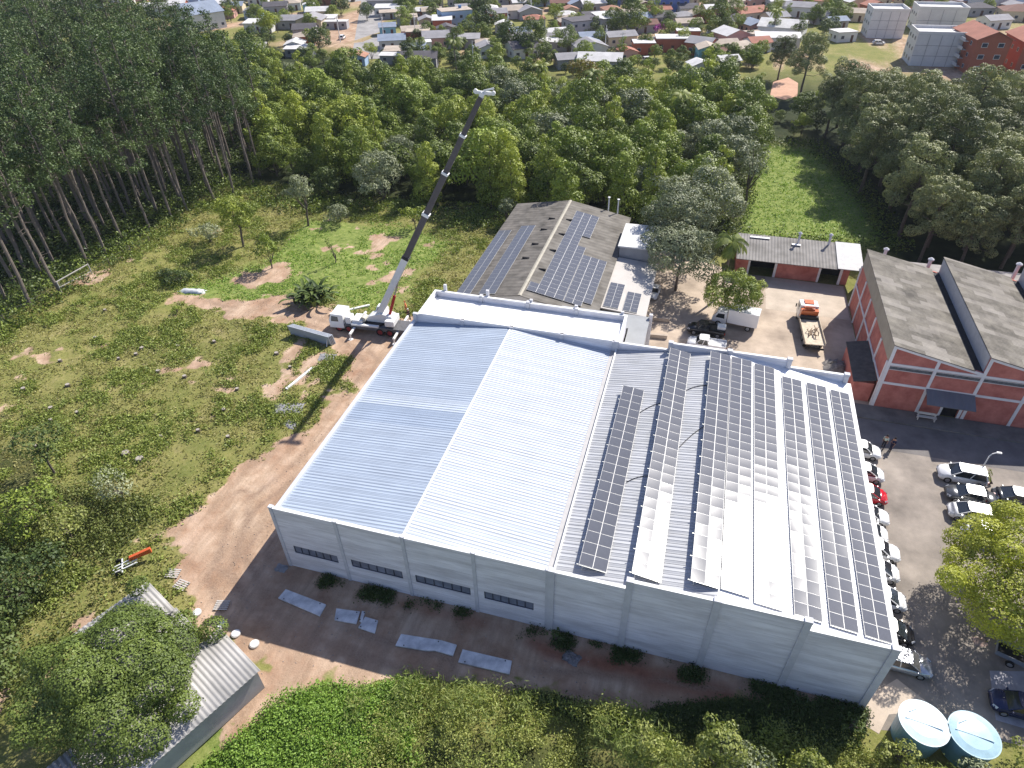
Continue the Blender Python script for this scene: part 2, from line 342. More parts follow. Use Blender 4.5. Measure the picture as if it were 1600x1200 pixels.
# ------------------------------------------------------------------ building materials
def ribmat(name,col,axis,period,rough,metal,depth,var=.05,dirt=None,spec=.5,vscale=.4,sharp=False):
    """sheet roofing: ribs across `axis`"""
    m=bpy.data.materials.new(name); m.use_nodes=True; n=m.node_tree.nodes; l=m.node_tree.links; b=n['Principled BSDF']
    b.inputs['Roughness'].default_value=rough; b.inputs['Metallic'].default_value=metal; b.inputs['Specular IOR Level'].default_value=spec
    tc=n.new('ShaderNodeTexCoord'); w=n.new('ShaderNodeTexWave'); w.wave_type='BANDS'; w.bands_direction=axis
    w.inputs['Scale'].default_value=2*PI/20/period; l.new(tc.outputs['Object'],w.inputs[0])
    bp=n.new('ShaderNodeBump'); bp.inputs['Strength'].default_value=1; bp.inputs['Distance'].default_value=depth
    l.new(w.outputs['Fac'],bp.inputs['Height']); l.new(bp.outputs[0],b.inputs['Normal'])
    t=n.new('ShaderNodeTexNoise'); t.inputs['Scale'].default_value=vscale; t.inputs['Detail'].default_value=6
    l.new(tc.outputs['Object'],t.inputs[0]); r=n.new('ShaderNodeValToRGB'); r.color_ramp.elements[0].position=.3; r.color_ramp.elements[1].position=.7
    c0=dirt or tuple(c*(1-var) for c in col)
    r.color_ramp.elements[0].color=(*c0,1); r.color_ramp.elements[1].color=(*[min(1,c*(1+var)) for c in col],1)
    l.new(t.outputs[0],r.inputs[0])
    mp=n.new('ShaderNodeMapping'); mp.inputs['Scale'].default_value=(.12,1.6,1) if axis=='Y' else (1.6,.12,1); l.new(tc.outputs['Object'],mp.inputs[0])
    t2=n.new('ShaderNodeTexNoise'); t2.inputs['Scale'].default_value=1; t2.inputs['Detail'].default_value=7; t2.inputs['Roughness'].default_value=.7; l.new(mp.outputs[0],t2.inputs[0])
    r2=n.new('ShaderNodeValToRGB'); r2.color_ramp.elements[0].position=.32; r2.color_ramp.elements[0].color=(.92,.915,.91,1); r2.color_ramp.elements[1].position=.6; r2.color_ramp.elements[1].color=(1.04,1.04,1.04,1); l.new(t2.outputs[0],r2.inputs[0])
    mm=n.new('ShaderNodeMix'); mm.data_type='RGBA'; mm.blend_type='MULTIPLY'; mm.inputs['Factor'].default_value=1; l.new(r.outputs[0],mm.inputs['A']); l.new(r2.outputs[0],mm.inputs['B']); l.new(mm.outputs['Result'],b.inputs['Base Color'])
    return m
M_metal=ribmat('zinc_sheet',(.34,.40,.48),'Y',.40,.85,.04,.03)  # left slope: bluish sky reflection mixed into the sheet colour
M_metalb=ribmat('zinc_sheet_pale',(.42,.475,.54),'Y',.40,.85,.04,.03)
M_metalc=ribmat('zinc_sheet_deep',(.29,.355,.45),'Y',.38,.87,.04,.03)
M_metal2=ribmat('shaded_slope_sheet',(.47,.48,.495),'Y',.5,.4,.045,.04,dirt=(.41,.42,.425))  # left slope by the panels: its shade is painted in as grey
M_metal_lit=ribmat('lit_slope_sheet',(.80,.81,.82),'Y',.42,.5,.05,.03)  # right slope of that roof, with bright sheen painted into the colour
M_metalr=ribmat('zinc_sheet_lit',(.54,.575,.62),'Y',.42,.75,.04,.03)  # same sheet on the right slope, sunny brightness put into its colour
M_white_roof=mat('white_membrane',(.82,.82,.80),.6,var=.03,scale=.5)
M_trim=mat('white_trim',(.78,.78,.76),.5,var=.05,scale=1)
M_conc=None
def precast():
    m=mat('precast_concrete',(.76,.75,.775),.85,col2=(.87,.86,.885),var=.07,scale=.5,bump=.1,detail=9,stretch=(.35,1,2.2))
    # joints between the stacked panels
    n=m.node_tree.nodes; l=m.node_tree.links; b=n['Principled BSDF']
    old=b.inputs['Base Color'].links[0].from_socket
    tc=n.new('ShaderNodeTexCoord'); sx=n.new('ShaderNodeSeparateXYZ'); l.new(tc.outputs['Object'],sx.inputs[0])
    md=n.new('ShaderNodeMath'); md.operation='MODULO'; md.inputs[1].default_value=1.25; l.new(sx.outputs['Z'],md.inputs[0])
    lt=n.new('ShaderNodeMath'); lt.operation='LESS_THAN'; lt.inputs[1].default_value=.02; l.new(md.outputs[0],lt.inputs[0])
    # rain stains running down
    mp=n.new('ShaderNodeMapping'); mp.inputs['Scale'].default_value=(.22,.22,1.7); l.new(tc.outputs['Object'],mp.inputs[0])
    st=n.new('ShaderNodeTexNoise'); st.inputs['Scale'].default_value=1; st.inputs['Detail'].default_value=8; st.inputs['Roughness'].default_value=.7; l.new(mp.outputs[0],st.inputs[0])
    rp=n.new('ShaderNodeValToRGB'); rp.color_ramp.elements[0].position=.35; rp.color_ramp.elements[0].color=(.74,.73,.72,1); rp.color_ramp.elements[1].position=.6; rp.color_ramp.elements[1].color=(1,1,1,1)
    l.new(st.outputs[0],rp.inputs[0])
    m1=n.new('ShaderNodeMix'); m1.data_type='RGBA'; m1.blend_type='MULTIPLY'; m1.inputs['Factor'].default_value=1; l.new(old,m1.inputs['A']); l.new(rp.outputs[0],m1.inputs['B'])
    m2=n.new('ShaderNodeMix'); m2.data_type='RGBA'; l.new(lt.outputs[0],m2.inputs['Factor']); l.new(m1.outputs['Result'],m2.inputs['A']); m2.inputs['B'].default_value=(.42,.42,.43,1)
    l.new(m2.outputs['Result'],b.inputs['Base Color']); return m
M_conc=precast()
M_pil=mat('column_concrete',(.58,.58,.60),.85,var=.1,scale=1.5,bump=.1)
M_dark=mat('dark_opening',(.012,.012,.014),.9,var=0)  # near-black paint stands in for the unlit depth behind openings
M_glass=mat('window_glass',(.035,.045,.075),.3,var=.3,scale=.9,spec=.4)
M_dframe=mat('dark_frame',(.025,.03,.05),.5,var=.05)
M_louv=mat('louvre_glass',(.16,.18,.23),.35,var=.35,scale=.7)
M_wframe=mat('window_frame',(.55,.55,.53),.5,var=.05)
# ------------------------------------------------------------------ warehouses
YF,YB=30.0,61.5
def gable_roof(mb,xs,zs,y0,y1,t=.12):
    poly=[(x,z) for x,z in zip(xs,zs)]+[(x,z-t) for x,z in zip(xs[::-1],zs[::-1])]
    mb.prism(poly,'y',y0,y1)
lw=empty('warehouse',(-18.6,YF,0),0,'new grey precast concrete warehouse with bare zinc gable roof beside the crane','warehouse')
def P(root): 
    return Vector(root.location)
def part(mb,name,m,root,**k):
    o=mb.build(name,m,root,**k)
    o.matrix_parent_inverse=Matrix.Translation(-Vector(root.location)) if root.rotation_euler.z==0 else root.matrix_basis.inverted()
    return o
LZ,RZ=7.8,8.7   # parapet heights
XL,XG,XR=-30.8,-6.6,17.8
def wall_with_windows(mb,x0,x1,y,z1,wins,t=.2):
    """front wall facing -y, real openings"""
    xs=sorted({x0,x1}|{w[0] for w in wins}|{w[1] for w in wins})
    for a,b in zip(xs,xs[1:]):
        w=[q for q in wins if abs(q[0]-a)<1e-6]
        if w: mb.box(a,b,y,y+t,-.3,w[0][2]); mb.box(a,b,y,y+t,w[0][3],z1)
        else: mb.box(a,b,y,y+t,-.3,z1)
wins=[(-29.6,-25.3,2.15,3.15),(-24.0,-19.2,2.15,3.15),(-18.0,-13.1,2.15,3.15),(-11.9,-7.7,2.15,3.15)]
mb=MB(); wall_with_windows(mb,XL,XG,YF,LZ,wins)
part(mb,'front_wall',M_conc,lw)
mb=MB(); mb.box(XL,XG,YB,YB+.2,0,LZ); part(mb,'back_wall',M_conc,lw)
mb=MB(); mb.box(XL,XL+.18,YF+.2,YB,0,6.55); part(mb,'side_wall',M_conc,lw)
mb=MB(); mb.box(XL-.12,XL+.28,YF+.2,YB-.0,6.553,6.95); part(mb,'gutter',mat('gutter_sheet',(.7,.71,.73),.4,metal=.3,var=.05),lw)
mb=MB(); mb.box(XL+.1,XG-.1,YF+.2,YB,-.05,.02); part(mb,'floor_slab',M_pil,lw)
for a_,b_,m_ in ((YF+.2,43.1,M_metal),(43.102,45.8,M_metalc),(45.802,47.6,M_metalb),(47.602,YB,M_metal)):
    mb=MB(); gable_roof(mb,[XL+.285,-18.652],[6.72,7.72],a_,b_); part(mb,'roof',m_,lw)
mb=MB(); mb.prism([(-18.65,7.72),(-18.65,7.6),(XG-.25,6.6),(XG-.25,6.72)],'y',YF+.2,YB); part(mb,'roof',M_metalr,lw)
rd=MB(); rd.prism([(-18.75,7.735),(-18.65,7.765),(-18.55,7.735),(-18.65,7.73)],'y',YF+.21,YB-.01); part(rd,'ridge_cap',M_trim,lw)
gt=MB(); gt.box(XG-.25,XG+.25,YF+.2,YB,6.45,6.75); part(gt,'valley_gutter',mat('gutter_dull',(.42,.41,.40),.6,metal=.2,var=.1),lw)
gt=MB(); gt.box(XG+.25,XG+.4,YF+.2,YB,6.5,7.02); part(gt,'flashing',M_trim,lw)
for k in range(5):
    x=XL+.2+k*(XG-XL-.2)/4
    mb=MB(); mb.box(x-.15,x+.15,YF-.07,YF-.002,-.3,LZ+.14); mb.box(x-.2,x+.2,YF-.002,YF+.28,LZ+.003,LZ+.14); part(mb,'column',M_pil,lw)
    mb=MB(); mb.box(x-.22,x+.22,YB-.13,YB-.002,6.3,LZ+.13); mb.box(x-.22,x+.22,YB-.002,YB+.24,LZ+.003,LZ+.13); part(mb,'column',M_pil,lw)
cp=MB(); cp.box(XL-.06,XG+.06,YF-.05,YF+.26,LZ+.003,LZ+.05); part(cp,'coping',M_trim,lw)
cp=MB(); cp.box(XL-.06,XG+.06,YB-.05,YB+.26,LZ+.003,LZ+.05); part(cp,'coping',M_trim,lw)
rb=MB()
for i in range(int((YB-YF-.4)/.33)):   # real sheet ribs catching light
    y=YF+.3+i*.33
    rb.prism([(XL+.3,6.722),(-18.76,7.711),(-18.76,7.730),(XL+.3,6.741)],'y',y,y+.04)
    rb.prism([(-18.54,7.711),(XG-.26,6.724),(XG-.26,6.743),(-18.54,7.730)],'y',y,y+.04)
part(rb,'roof_ribs',M_metal,lw)
for (a,b,z0,z1) in wins:
    root_w=MB(); root_w.box(a,b,YF+.04,YF+.12,z0,z0+.07); root_w.box(a,b,YF+.04,YF+.12,z1-.07,z1)
    n=6
    for i in range(n+1):
        x=a+(b-a-.06)*i/n; root_w.box(x,x+.06,YF+.038,YF+.122,z0+.07,z1-.07)
    fr=part(root_w,'window',M_dframe,lw)
    pn=MB()
    for i in range(n):
        x=a+(b-a-.06)*i/n+.06; w=(b-a-.06)/n-.06
        for j in range(5):
            z=z0+.1+j*.17; pn.quad((x,YF+.06,z),(x+w,YF+.06,z),(x+w,YF+.11,z+.13),(x,YF+.11,z+.13))
    q=pn.build('louvre_pane',[M_louv],fr); 
    bk=MB(); bk.quad((a,YF+.19,z0),(b,YF+.19,z0),(b,YF+.19,z1),(a,YF+.19,z1)); bk.build('dark_back',M_dark,fr)  # black sheet painted as the shade behind the louvres
# right, older warehouse
rw=empty('warehouse',(5.9,YF,0),0,'grey precast warehouse whose low gable roof carries long rows of solar panels','warehouse')
SL=.135; RX=5.75; RZT=8.5
def rz(x): return RZT-SL*abs(x-RX)
XA,XB=-.35,11.9
for nm,y,t in (('front_wall',YF,.2),('back_wall',YB,.2)):
    mb=MB(); mb.prism([(XG+.002,-.3),(XR,-.3),(XR,LZ),(XB,LZ),(XB,RZ),(XA,RZ),(XA,LZ),(XG+.002,LZ)],'y',y,y+t); part(mb,nm,M_conc,rw)
mb=MB(); mb.box(XR-.2,XR,YF+.2,YB,-.3,rz(XR)-.2); part(mb,'side_wall',M_conc,rw)
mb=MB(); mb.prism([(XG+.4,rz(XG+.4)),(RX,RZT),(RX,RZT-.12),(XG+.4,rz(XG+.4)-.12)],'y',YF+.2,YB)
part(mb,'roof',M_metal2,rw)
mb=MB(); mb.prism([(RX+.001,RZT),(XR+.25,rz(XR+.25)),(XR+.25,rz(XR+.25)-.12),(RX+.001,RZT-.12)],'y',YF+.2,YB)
part(mb,'roof',M_metal_lit,rw)
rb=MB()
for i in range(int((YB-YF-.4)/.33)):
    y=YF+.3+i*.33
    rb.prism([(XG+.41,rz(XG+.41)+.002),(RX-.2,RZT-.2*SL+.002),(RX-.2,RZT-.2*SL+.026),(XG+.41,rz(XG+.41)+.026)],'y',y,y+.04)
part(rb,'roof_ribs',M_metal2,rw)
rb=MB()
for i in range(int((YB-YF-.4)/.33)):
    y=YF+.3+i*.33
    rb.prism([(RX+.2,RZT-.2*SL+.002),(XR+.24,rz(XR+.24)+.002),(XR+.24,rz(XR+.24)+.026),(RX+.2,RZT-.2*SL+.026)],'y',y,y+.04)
part(rb,'roof_ribs',M_metal_lit,rw)
mb=MB(); mb.box(XR+.26,XR+.42,YF+.1,YB+.1,rz(XR)-.3,rz(XR)-.08); part(mb,'gutter',M_trim,rw)
for x,zt in ((XG+.3,LZ),(XA-.1,RZ),(5.75,RZ),(XB-.1,RZ),(XR-.22,LZ)):
    for y0,y1,yc0,yc1 in ((YF-.14,YF-.002,YF-.14,YF+.3),(YB+.202,YB+.34,YB-.12,YB+.34)):
        mb=MB(); mb.box(x-.25,x+.25,y0,y1,-.3,zt+.003); mb.box(x-.27,x+.27,yc0,yc1,zt+.004,zt+.2); part(mb,'column',M_pil,rw)
    mb=MB(); mb.box(x-.22,x+.22,YB-.14,YB-.002,min(rz(x),zt)-.2,zt+.002); part(mb,'column',M_pil,rw)
for y in (YF,YB):
    for a,b,z in ((XG+.6,XA-.37,LZ),(XA+.17,5.48,RZ),(6.02,XB-.37,RZ),(XB+.17,XR-.49,LZ)):
        mb=MB(); mb.box(a,b,y-.04,y+.25,z+.003,z+.05); part(mb,'coping',M_trim,rw)
# small white-roofed annex behind
an=empty('annex_building',(-18,64,0),0,'narrow annex with flat white roof and grey parapet behind the new warehouse','building')
AY0,AY1=61.72,67.5
for nm,a in (('back_wall',(-30.3,-6,AY1-.2,AY1,0,7.75)),('side_wall',(-30.3,-30.1,AY0,AY1-.2,0,7.75)),('side_wall',(-6.2,-6,AY0,AY1-.2,0,7.75))):
    mb=MB(); mb.box(*a); part(mb,nm,M_conc,an)
mb=MB(); mb.prism([(AY0-.18,7.93),(AY0,7.93),(AY1-.2,6.95),(AY1-.2,6.8),(AY0,7.65),(AY0-.0,7.86),(AY0-.18,7.86)],'x',-30.1,-6.2); part(mb,'roof',M_white_roof,an)
mb=MB(); mb.box(-30.36,-5.94,AY1-.26,AY1+.04,7.753,7.81); mb.box(-30.36,-30.04,AY0,AY1-.262,7.753,7.81); mb.box(-6.26,-5.94,AY0,AY1-.262,7.753,7.81); part(mb,'coping',M_trim,an)
for k in range(1,4):
    x=-30.2+k*6.05; mb=MB(); mb.box(x-.2,x+.2,AY1-.36,AY1-.202,6.7,7.75); mb.box(x-.2,x+.2,AY1-.36,AY1+.1,7.813,7.98); part(mb,'column',M_pil,an)
for k in range(5):
    x=-29+k*5.6; mb=MB(); mb.box(x-.18,x+.18,AY1+.05,AY1+.35,0,8.6 if k<2 else 8.1)
    part(mb,'column',M_pil,an)
# grey block between annex and old workshop
lb=empty('utility_building',(-8,69,0),0,'plain grey flat-topped block between the white-roofed annex and the old workshop','building')
M_grey=mat('grey_plaster',(.34,.34,.34),.9,var=.12,scale=.6,bump=.1)
mb=MB(); mb.box(-14.5,-3.6,68.0,71.0,0,5.6); mb.box(-5.7,-3.6,62.4,67.998,0,5.6); part(mb,'wall',M_grey,lb)
mb=MB(); mb.box(-14.6,-3.5,67.95,71.1,5.603,5.7); mb.box(-5.75,-3.5,62.3,67.948,5.603,5.7); part(mb,'roof',mat('grey_slab',(.32,.33,.33),.8,var=.1,scale=.5),lb)
mb=MB(); mb.box(-3.598,-3.2,70.6,71.0,0,6.3); part(mb,'column',M_pil,lb)
mb=MB(); mb.box(-3.598,-3.3,64,64.3,0,5.9); part(mb,'column',M_pil,lb)
# old workshop with dark fibre-cement roof
ow=empty('workshop',(-20,86,0),0,'old long workshop with dark weathered gable roof partly covered by solar panels','workshop')
M_fib=ribmat('dark_fibre_cement',(.19,.175,.155),'Y',.9,.9,0,.03,dirt=(.085,.08,.072),spec=.1,vscale=.7)
M_wallw=mat('dirty_white_wall',(.5,.48,.44),.9,var=.15,scale=.6,bump=.1)
OWL,OWR,OX=-29.3,-10.1,-20.2
def oz(x): return 6.5-(OX-x)*.165 if x<OX else 6.5-(x-OX)*.198
mb=MB(); mb.prism([(OWL+.3,0),(OWR-.3,0),(OWR-.3,oz(OWR)-.25),(OX,6.25),(OWL+.3,oz(OWL)-.2)],'y',71.2,102); part(mb,'wall',M_wallw,ow)
mb=MB(); mb.prism([(OWL,oz(OWL)),(OX,6.5),(OX,6.38),(OWL,oz(OWL)-.12)],'y',70.9,102.3); part(mb,'roof',M_fib,ow)
mb=MB(); mb.prism([(OX+.001,6.5),(OWR,oz(OWR)),(OWR,oz(OWR)-.12),(OX+.001,6.38)],'y',70.9,102.3); part(mb,'roof',ribmat('fibre_cement_brown',(.22,.205,.18),'Y',.9,.9,0,.03,dirt=(.12,.11,.095),spec=.1,vscale=.5),ow)
mb=MB(); mb.prism([(OX-.25,6.49),(OX,6.6),(OX+.25,6.49),(OX,6.54)],'y',70.9,102.3); part(mb,'ridge_cap',mat('ridge_tile',(.4,.37,.3),.8),ow)
for x,y in ((-14.0,103.1),(-12.4,102.6)):
    mb=MB(); mb.tube((x,y,0),(x,y,7.2),.11,n=8); mb.tube((x,y,7.2),(x,y,7.3),.22,.22,8); part(mb,'chimney',M_trim,ow)
for x,y in ((-21.6,95),(-21.9,91),(-22,86),(-22.2,81.5),(-18.9,95.2),(-18.9,90),(-19,84.5),(-19.1,78.6)):
    mb=MB(); z=oz(x); mb.box(x-.5,x+.5,y-.12,y+.12,z-.05,z+.16); part(mb,'roof_vent',M_dark,ow)
# extension with pale flat roof, and white-topped block
ex=empty('lean_to_shed',(-7.5,81,0),0,'lean-to with pale smooth sloping roof along the right side of the old workshop','shed')
mb=MB(); mb.box(-10.35,-4.6,74.4,88.6,0,3.5); part(mb,'wall',M_wallw,ex)
M_pale=mat('pale_roof',(.50,.47,.43),.8,var=.07,scale=.4)
mb=MB(); mb.prism([(-10.35,4.25),(-4.2,3.75),(-4.2,3.6),(-10.35,4.1)],'y',74.2,88.8); part(mb,'roof',M_pale,ex)
wb=empty('utility_building',(-7.6,93,0),0,'boxy grey-walled block with white roof in tree shade at the far end of the lean-to','building')
mb=MB(); mb.box(-10.05,-5.3,89.2,96.8,0,5.7); part(mb,'wall',M_grey,wb)
mb=MB(); mb.box(-10.3,-5.1,89,97,5.703,5.9); part(mb,'roof',mat('white_cement',(.62,.62,.6),.8,var=.08),wb)
# ------------------------------------------------------------------ brick hall with saw-tooth roof
M_brick=mat('red_brick',(.40,.115,.09),.85,col2=(.53,.20,.155),var=.12,scale=.7,detail=8,bump=.15,bscale=20)
M_beam=mat('painted_beam',(.74,.72,.71),.7,var=.08,scale=1)
M_hallroof=None
def patched_roof():
    m=bpy.data.materials.new('patched_fibre_cement'); m.use_nodes=True; n=m.node_tree.nodes; l=m.node_tree.links; b=n['Principled BSDF']
    b.inputs['Roughness'].default_value=.92; b.inputs['Specular IOR Level'].default_value=.1
    tc=n.new('ShaderNodeTexCoord'); br=n.new('ShaderNodeTexBrick'); l.new(tc.outputs['Object'],br.inputs['Vector'])
    br.inputs['Scale'].default_value=1; br.inputs['Brick Width'].default_value=2.6; br.inputs['Row Height'].default_value=.92; br.inputs['Mortar Size'].default_value=.0; br.offset=.37
    br.inputs['Color1'].default_value=(0,0,0,1); br.inputs['Color2'].default_value=(1,1,1,1); br.inputs['Bias'].default_value=-.45
    t=n.new('ShaderNodeTexNoise'); t.inputs['Scale'].default_value=.45; t.inputs['Detail'].default_value=8; t.inputs['Roughness'].default_value=.7; l.new(tc.outputs['Object'],t.inputs[0])
    r=n.new('ShaderNodeValToRGB'); r.color_ramp.elements[0].position=.35; r.color_ramp.elements[0].color=(.10,.092,.08,1); r.color_ramp.elements[1].position=.7; r.color_ramp.elements[1].color=(.26,.24,.20,1); l.new(t.outputs[0],r.inputs[0])
    mx=n.new('ShaderNodeMix'); mx.data_type='RGBA'; mu=n.new('ShaderNodeMath'); mu.operation='MULTIPLY'; mu.inputs[1].default_value=.8
    l.new(br.outputs['Color'],mu.inputs[0]); l.new(mu.outputs[0],mx.inputs['Factor']); l.new(r.outputs[0],mx.inputs['A']); mx.inputs['B'].default_value=(.40,.37,.33,1)
    l.new(mx.outputs['Result'],b.inputs['Base Color'])
    w=n.new('ShaderNodeTexWave'); w.bands_direction='Y'; w.inputs['Scale'].default_value=2*PI/20/.3; l.new(tc.outputs['Object'],w.inputs[0])
    bp=n.new('ShaderNodeBump'); bp.inputs['Distance'].default_value=.03; l.new(w.outputs['Fac'],bp.inputs['Height']); l.new(bp.outputs[0],b.inputs['Normal'])
    return m
M_hallroof=patched_roof()
bh=empty('brick_hall',(27,67.5,0),0,'red brick factory hall with white concrete frame and patched saw-tooth roof','factory')
HX,HY,HB=22.8,67.5,90.3; BAY=9.25; PK,VA=8.5,6.45
for k in range(5):
    x0=HX+k*BAY; x1=x0+BAY
    # front wall bay (door opening in first bay x 29.9..31.6)
    if k==0:
        mb=MB(); mb.prism([(x0,-.05),(29.95,-.05),(29.95,2.3),(31.6,2.3),(31.6,-.05),(x1,-.05),(x1,VA),(x0,PK)],'y',HY,HY+.25); part(mb,'front_wall',M_brick,bh)
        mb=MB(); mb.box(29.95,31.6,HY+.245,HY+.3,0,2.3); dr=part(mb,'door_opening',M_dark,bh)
        for u,v in ((29.7,29.95),(31.6,31.9)):
            mb=MB(); mb.box(u,v,HY-.06,HY-.002,0,2.35); part(mb,'door_jamb',M_beam,bh)
    else:
        mb=MB(); mb.prism([(x0+.001,-.05),(x1,-.05),(x1,VA),(x0+.001,PK)],'y',HY,HY+.25); part(mb,'front_wall',M_brick,bh)
    mb=MB(); mb.prism([(x0,0),(x1,0),(x1,VA),(x0,PK)],'y',HB-.25,HB); part(mb,'back_wall',M_brick,bh)
    # frame: columns, beams, rake
    for x in (x0,x0+BAY/2):
        zt=PK-(PK-VA)*(x-x0)/BAY
        mb=MB(); mb.box(x-.02,x+.3,HY-.08,HY-.002,0,zt); part(mb,'frame_column',M_beam,bh)
    for z in (3.35,5.9):
        mb=MB(); mb.box(x0+.3,x0+BAY/2-.021,HY-.06,HY-.002,z,z+.3); mb.box(x0+BAY/2+.301,x1-.021,HY-.06,HY-.002,z,z+.3); part(mb,'frame_beam',M_beam,bh)
    mb=MB(); mb.prism([(x0-.02,PK+.02),(x1-.02,VA+.02),(x1-.02,VA-.3),(x0-.02,PK-.3)],'y',HY-.1,HY-.082); mb.prism([(x0-.02,PK+.0),(x1-.02,VA+.0),(x1-.02,VA-.02),(x0-.02,PK-.02)],'y',HY-.082,HY+.24); part(mb,'rake_beam',M_beam,bh)
    for a,b in ((x0+.35,x0+BAY/2-.05),(x0+BAY/2+.35,x1-.05)):
        mb=MB(); mb.box(a,b,HY-.03,HY-.003,5.42,5.78); fr=part(mb,'window',mat('dusty_glass',(.10,.11,.12),.3,var=.5,scale=3),bh)
        mb=MB(); mb.box(a,b,HY-.05,HY-.031,5.34,5.42); mb.box(a,b,HY-.05,HY-.031,5.78,5.84); mb.build('frame',M_wframe,fr)
    # roof slope + glazed riser
    mb=MB(); mb.prism([(x0-.1,PK+.12),(x1-.9,VA+.30),(x1-.9,VA+.18),(x0-.1,PK)],'y',HY-.15,HB+.3); part(mb,'roof',M_hallroof,bh)
    mb=MB(); mb.box(x1-.898,x1-.02,HY+.26,HB,VA-.1,VA+.05); part(mb,'valley_gutter',mat('dark_gutter',(.03,.03,.032),.8,var=.2),bh)
    if k<4:
        mb=MB(); mb.prism([(x1-.02,VA+.05),(x1-.1,PK-.05),(x1+.05,PK-.05),(x1+.1,VA+.05)],'y',HY+.26,HB); part(mb,'roof_riser',mat('riser_sheet',(.44,.44,.45),.7,var=.1),bh)
mb=MB(); mb.box(HX,HX+.25,HY+.25,HB-.25,0,6.3); part(mb,'side_wall',M_brick,bh)
mb=MB(); mb.box(HX-.03,HX+.2,HY+.02,HB-.05,6.303,8.45); part(mb,'fascia',mat('beige_fascia',(.36,.32,.245),.85,var=.12,scale=.8),bh)
for i in range(6):
    y=HY+.05+i*(HB-HY-.3)/5
    mb=MB(); mb.box(HX-.14,HX-.002,y,y+.28,0,6.3); part(mb,'frame_column',M_beam,bh)
mb=MB()
for i in range(5):
    y=HY+.33+i*(HB-HY-.3)/5; mb.box(HX-.1,HX-.002,y+.002,y+(HB-HY-.3)/5-.282,3.3,3.55)
part(mb,'frame_beam',M_beam,bh)
# open roof of the awning over the door
aw=MB(); aw.prism([(HY-.1,3.55),(HY-1.9,2.75),(HY-1.9,2.65),(HY-.1,3.42)],'x',27.5,32.3); part(aw,'awning',ribmat('awning_sheet',(.16,.165,.185),'X',.5,.7,.2,.04),bh)
# low brick lean-to at left foot of hall
ll=empty('brick_lean_to',(21.6,71,0),0,'small dark-roofed brick lean-to against the left foot of the brick hall','shed')
mb=MB(); mb.box(20.5,22.6,68.2,76,0,2.6); part(mb,'wall',M_brick,ll)
mb=MB(); mb.prism([(20.3,2.75),(22.62,3.3),(22.62,3.2),(20.3,2.65)],'y',68,76.2); part(mb,'roof',mat('dark_sheet',(.08,.075,.07),.85,var=.3),ll)
# long brick shed at the back of the yard
bs=empty('brick_shed',(14,98,0),0,'long low red brick shed with grey corrugated roof and garage openings','shed')
M_grcor=ribmat('grey_corrugated',(.30,.285,.265),'X',.45,.85,0,.05,dirt=(.19,.18,.165),spec=.15,vscale=.5)
ops=[(9.0,12.5),(19.0,21.6)]
mb=MB(); xs=[7.0,9.0,12.5,19.0,21.6,22.9]
for a,b in zip(xs,xs[1:]):
    if (a,b) in ops: mb.box(a,b,96.2,96.4,2.45,2.8)
    else: mb.box(a,b,96.2,96.4,0,2.8)
mb.prism([(96.4,0),(102,0),(102,3.5),(96.4,2.8)],'x',7,7.2); mb.prism([(96.4,0),(102,0),(102,3.5),(96.4,2.8)],'x',22.7,22.9); mb.box(7.2,22.7,101.8,102,0,3.5); part(mb,'wall',M_brick,bs)
mb=MB(); mb.box(7.2,22.7,99,99.1,0,2.8); part(mb,'dark_back_wall',M_dark,bs)  # black sheet added as the darkness inside the garage openings
for a,b in ops:
    for u,v in ((b+.002,b+.35),(a-.3,a-.002)):
        mb=MB(); mb.box(u,v,96.1,96.198,0,2.6); part(mb,'door_jamb',M_beam,bs)
mb=MB(); mb.prism([(95.3,2.85),(102.4,3.75),(102.4,3.65),(95.3,2.75)],'x',6.8,21.0); part(mb,'roof',M_grcor,bs)
mb=MB(); mb.prism([(95.3,3.0),(102.4,3.9),(102.4,3.8),(95.3,2.9)],'x',21.003,24.5); part(mb,'roof',mat('light_sheet',(.45,.45,.44),.6,var=.12),bs)
for x,y in ((15.6,101),(20.0,101.5)):
    mb=MB(); mb.tube((x,y,3.2),(x,y,5.2),.16,n=8); mb.tube((x,y,5.2),(x,y,5.3),.3,n=8); mb.tube((x,y,5.32),(x,y,5.5),.3,.1,8); part(mb,'vent_pipe',M_pil,bs)
mb=MB(); mb.box(14.7,16,100.2,100.7,3.62,3.68); mb.box(8.6,11.5,101.2,101.7,3.72,3.78); part(mb,'roof_patch',M_trim,bs)
# service strip behind the hall with vents and round tanks
sv=empty('service_building',(34,93,0),0,'low grey-roofed service strip with tall vent pipes behind the brick hall','building')
mb=MB(); mb.box(24.6,60,90.5,96.8,0,4.2); part(mb,'wall',M_wallw,sv)
mb=MB(); mb.box(24.5,60.2,90.35,97,4.203,4.4); part(mb,'roof',mat('grey_screed',(.30,.28,.26),.9,var=.3,scale=.6),sv)
for x,y,h in ((31.0,91.6,7.2),(26.5,96,6),(41.3,92,7.6)):
    mb=MB(); mb.tube((x,y,4.3),(x,y,h+.3),.22,n=10); mb.tube((x,y,h+.3),(x,y,h+.42),.38,n=10); mb.tube((x,y,h+.45),(x,y,h+.65),.38,.1,10); part(mb,'vent_pipe',M_pil,sv)
for x,y in ((36.3,94.5),(38.8,92.3)):
    mb=MB(); mb.tube((x,y,4.4),(x,y,5.4),.8,.85,16); mb.tube((x,y,5.4),(x,y,5.6),.9,.3,16); part(mb,'water_tank',M_trim,sv)
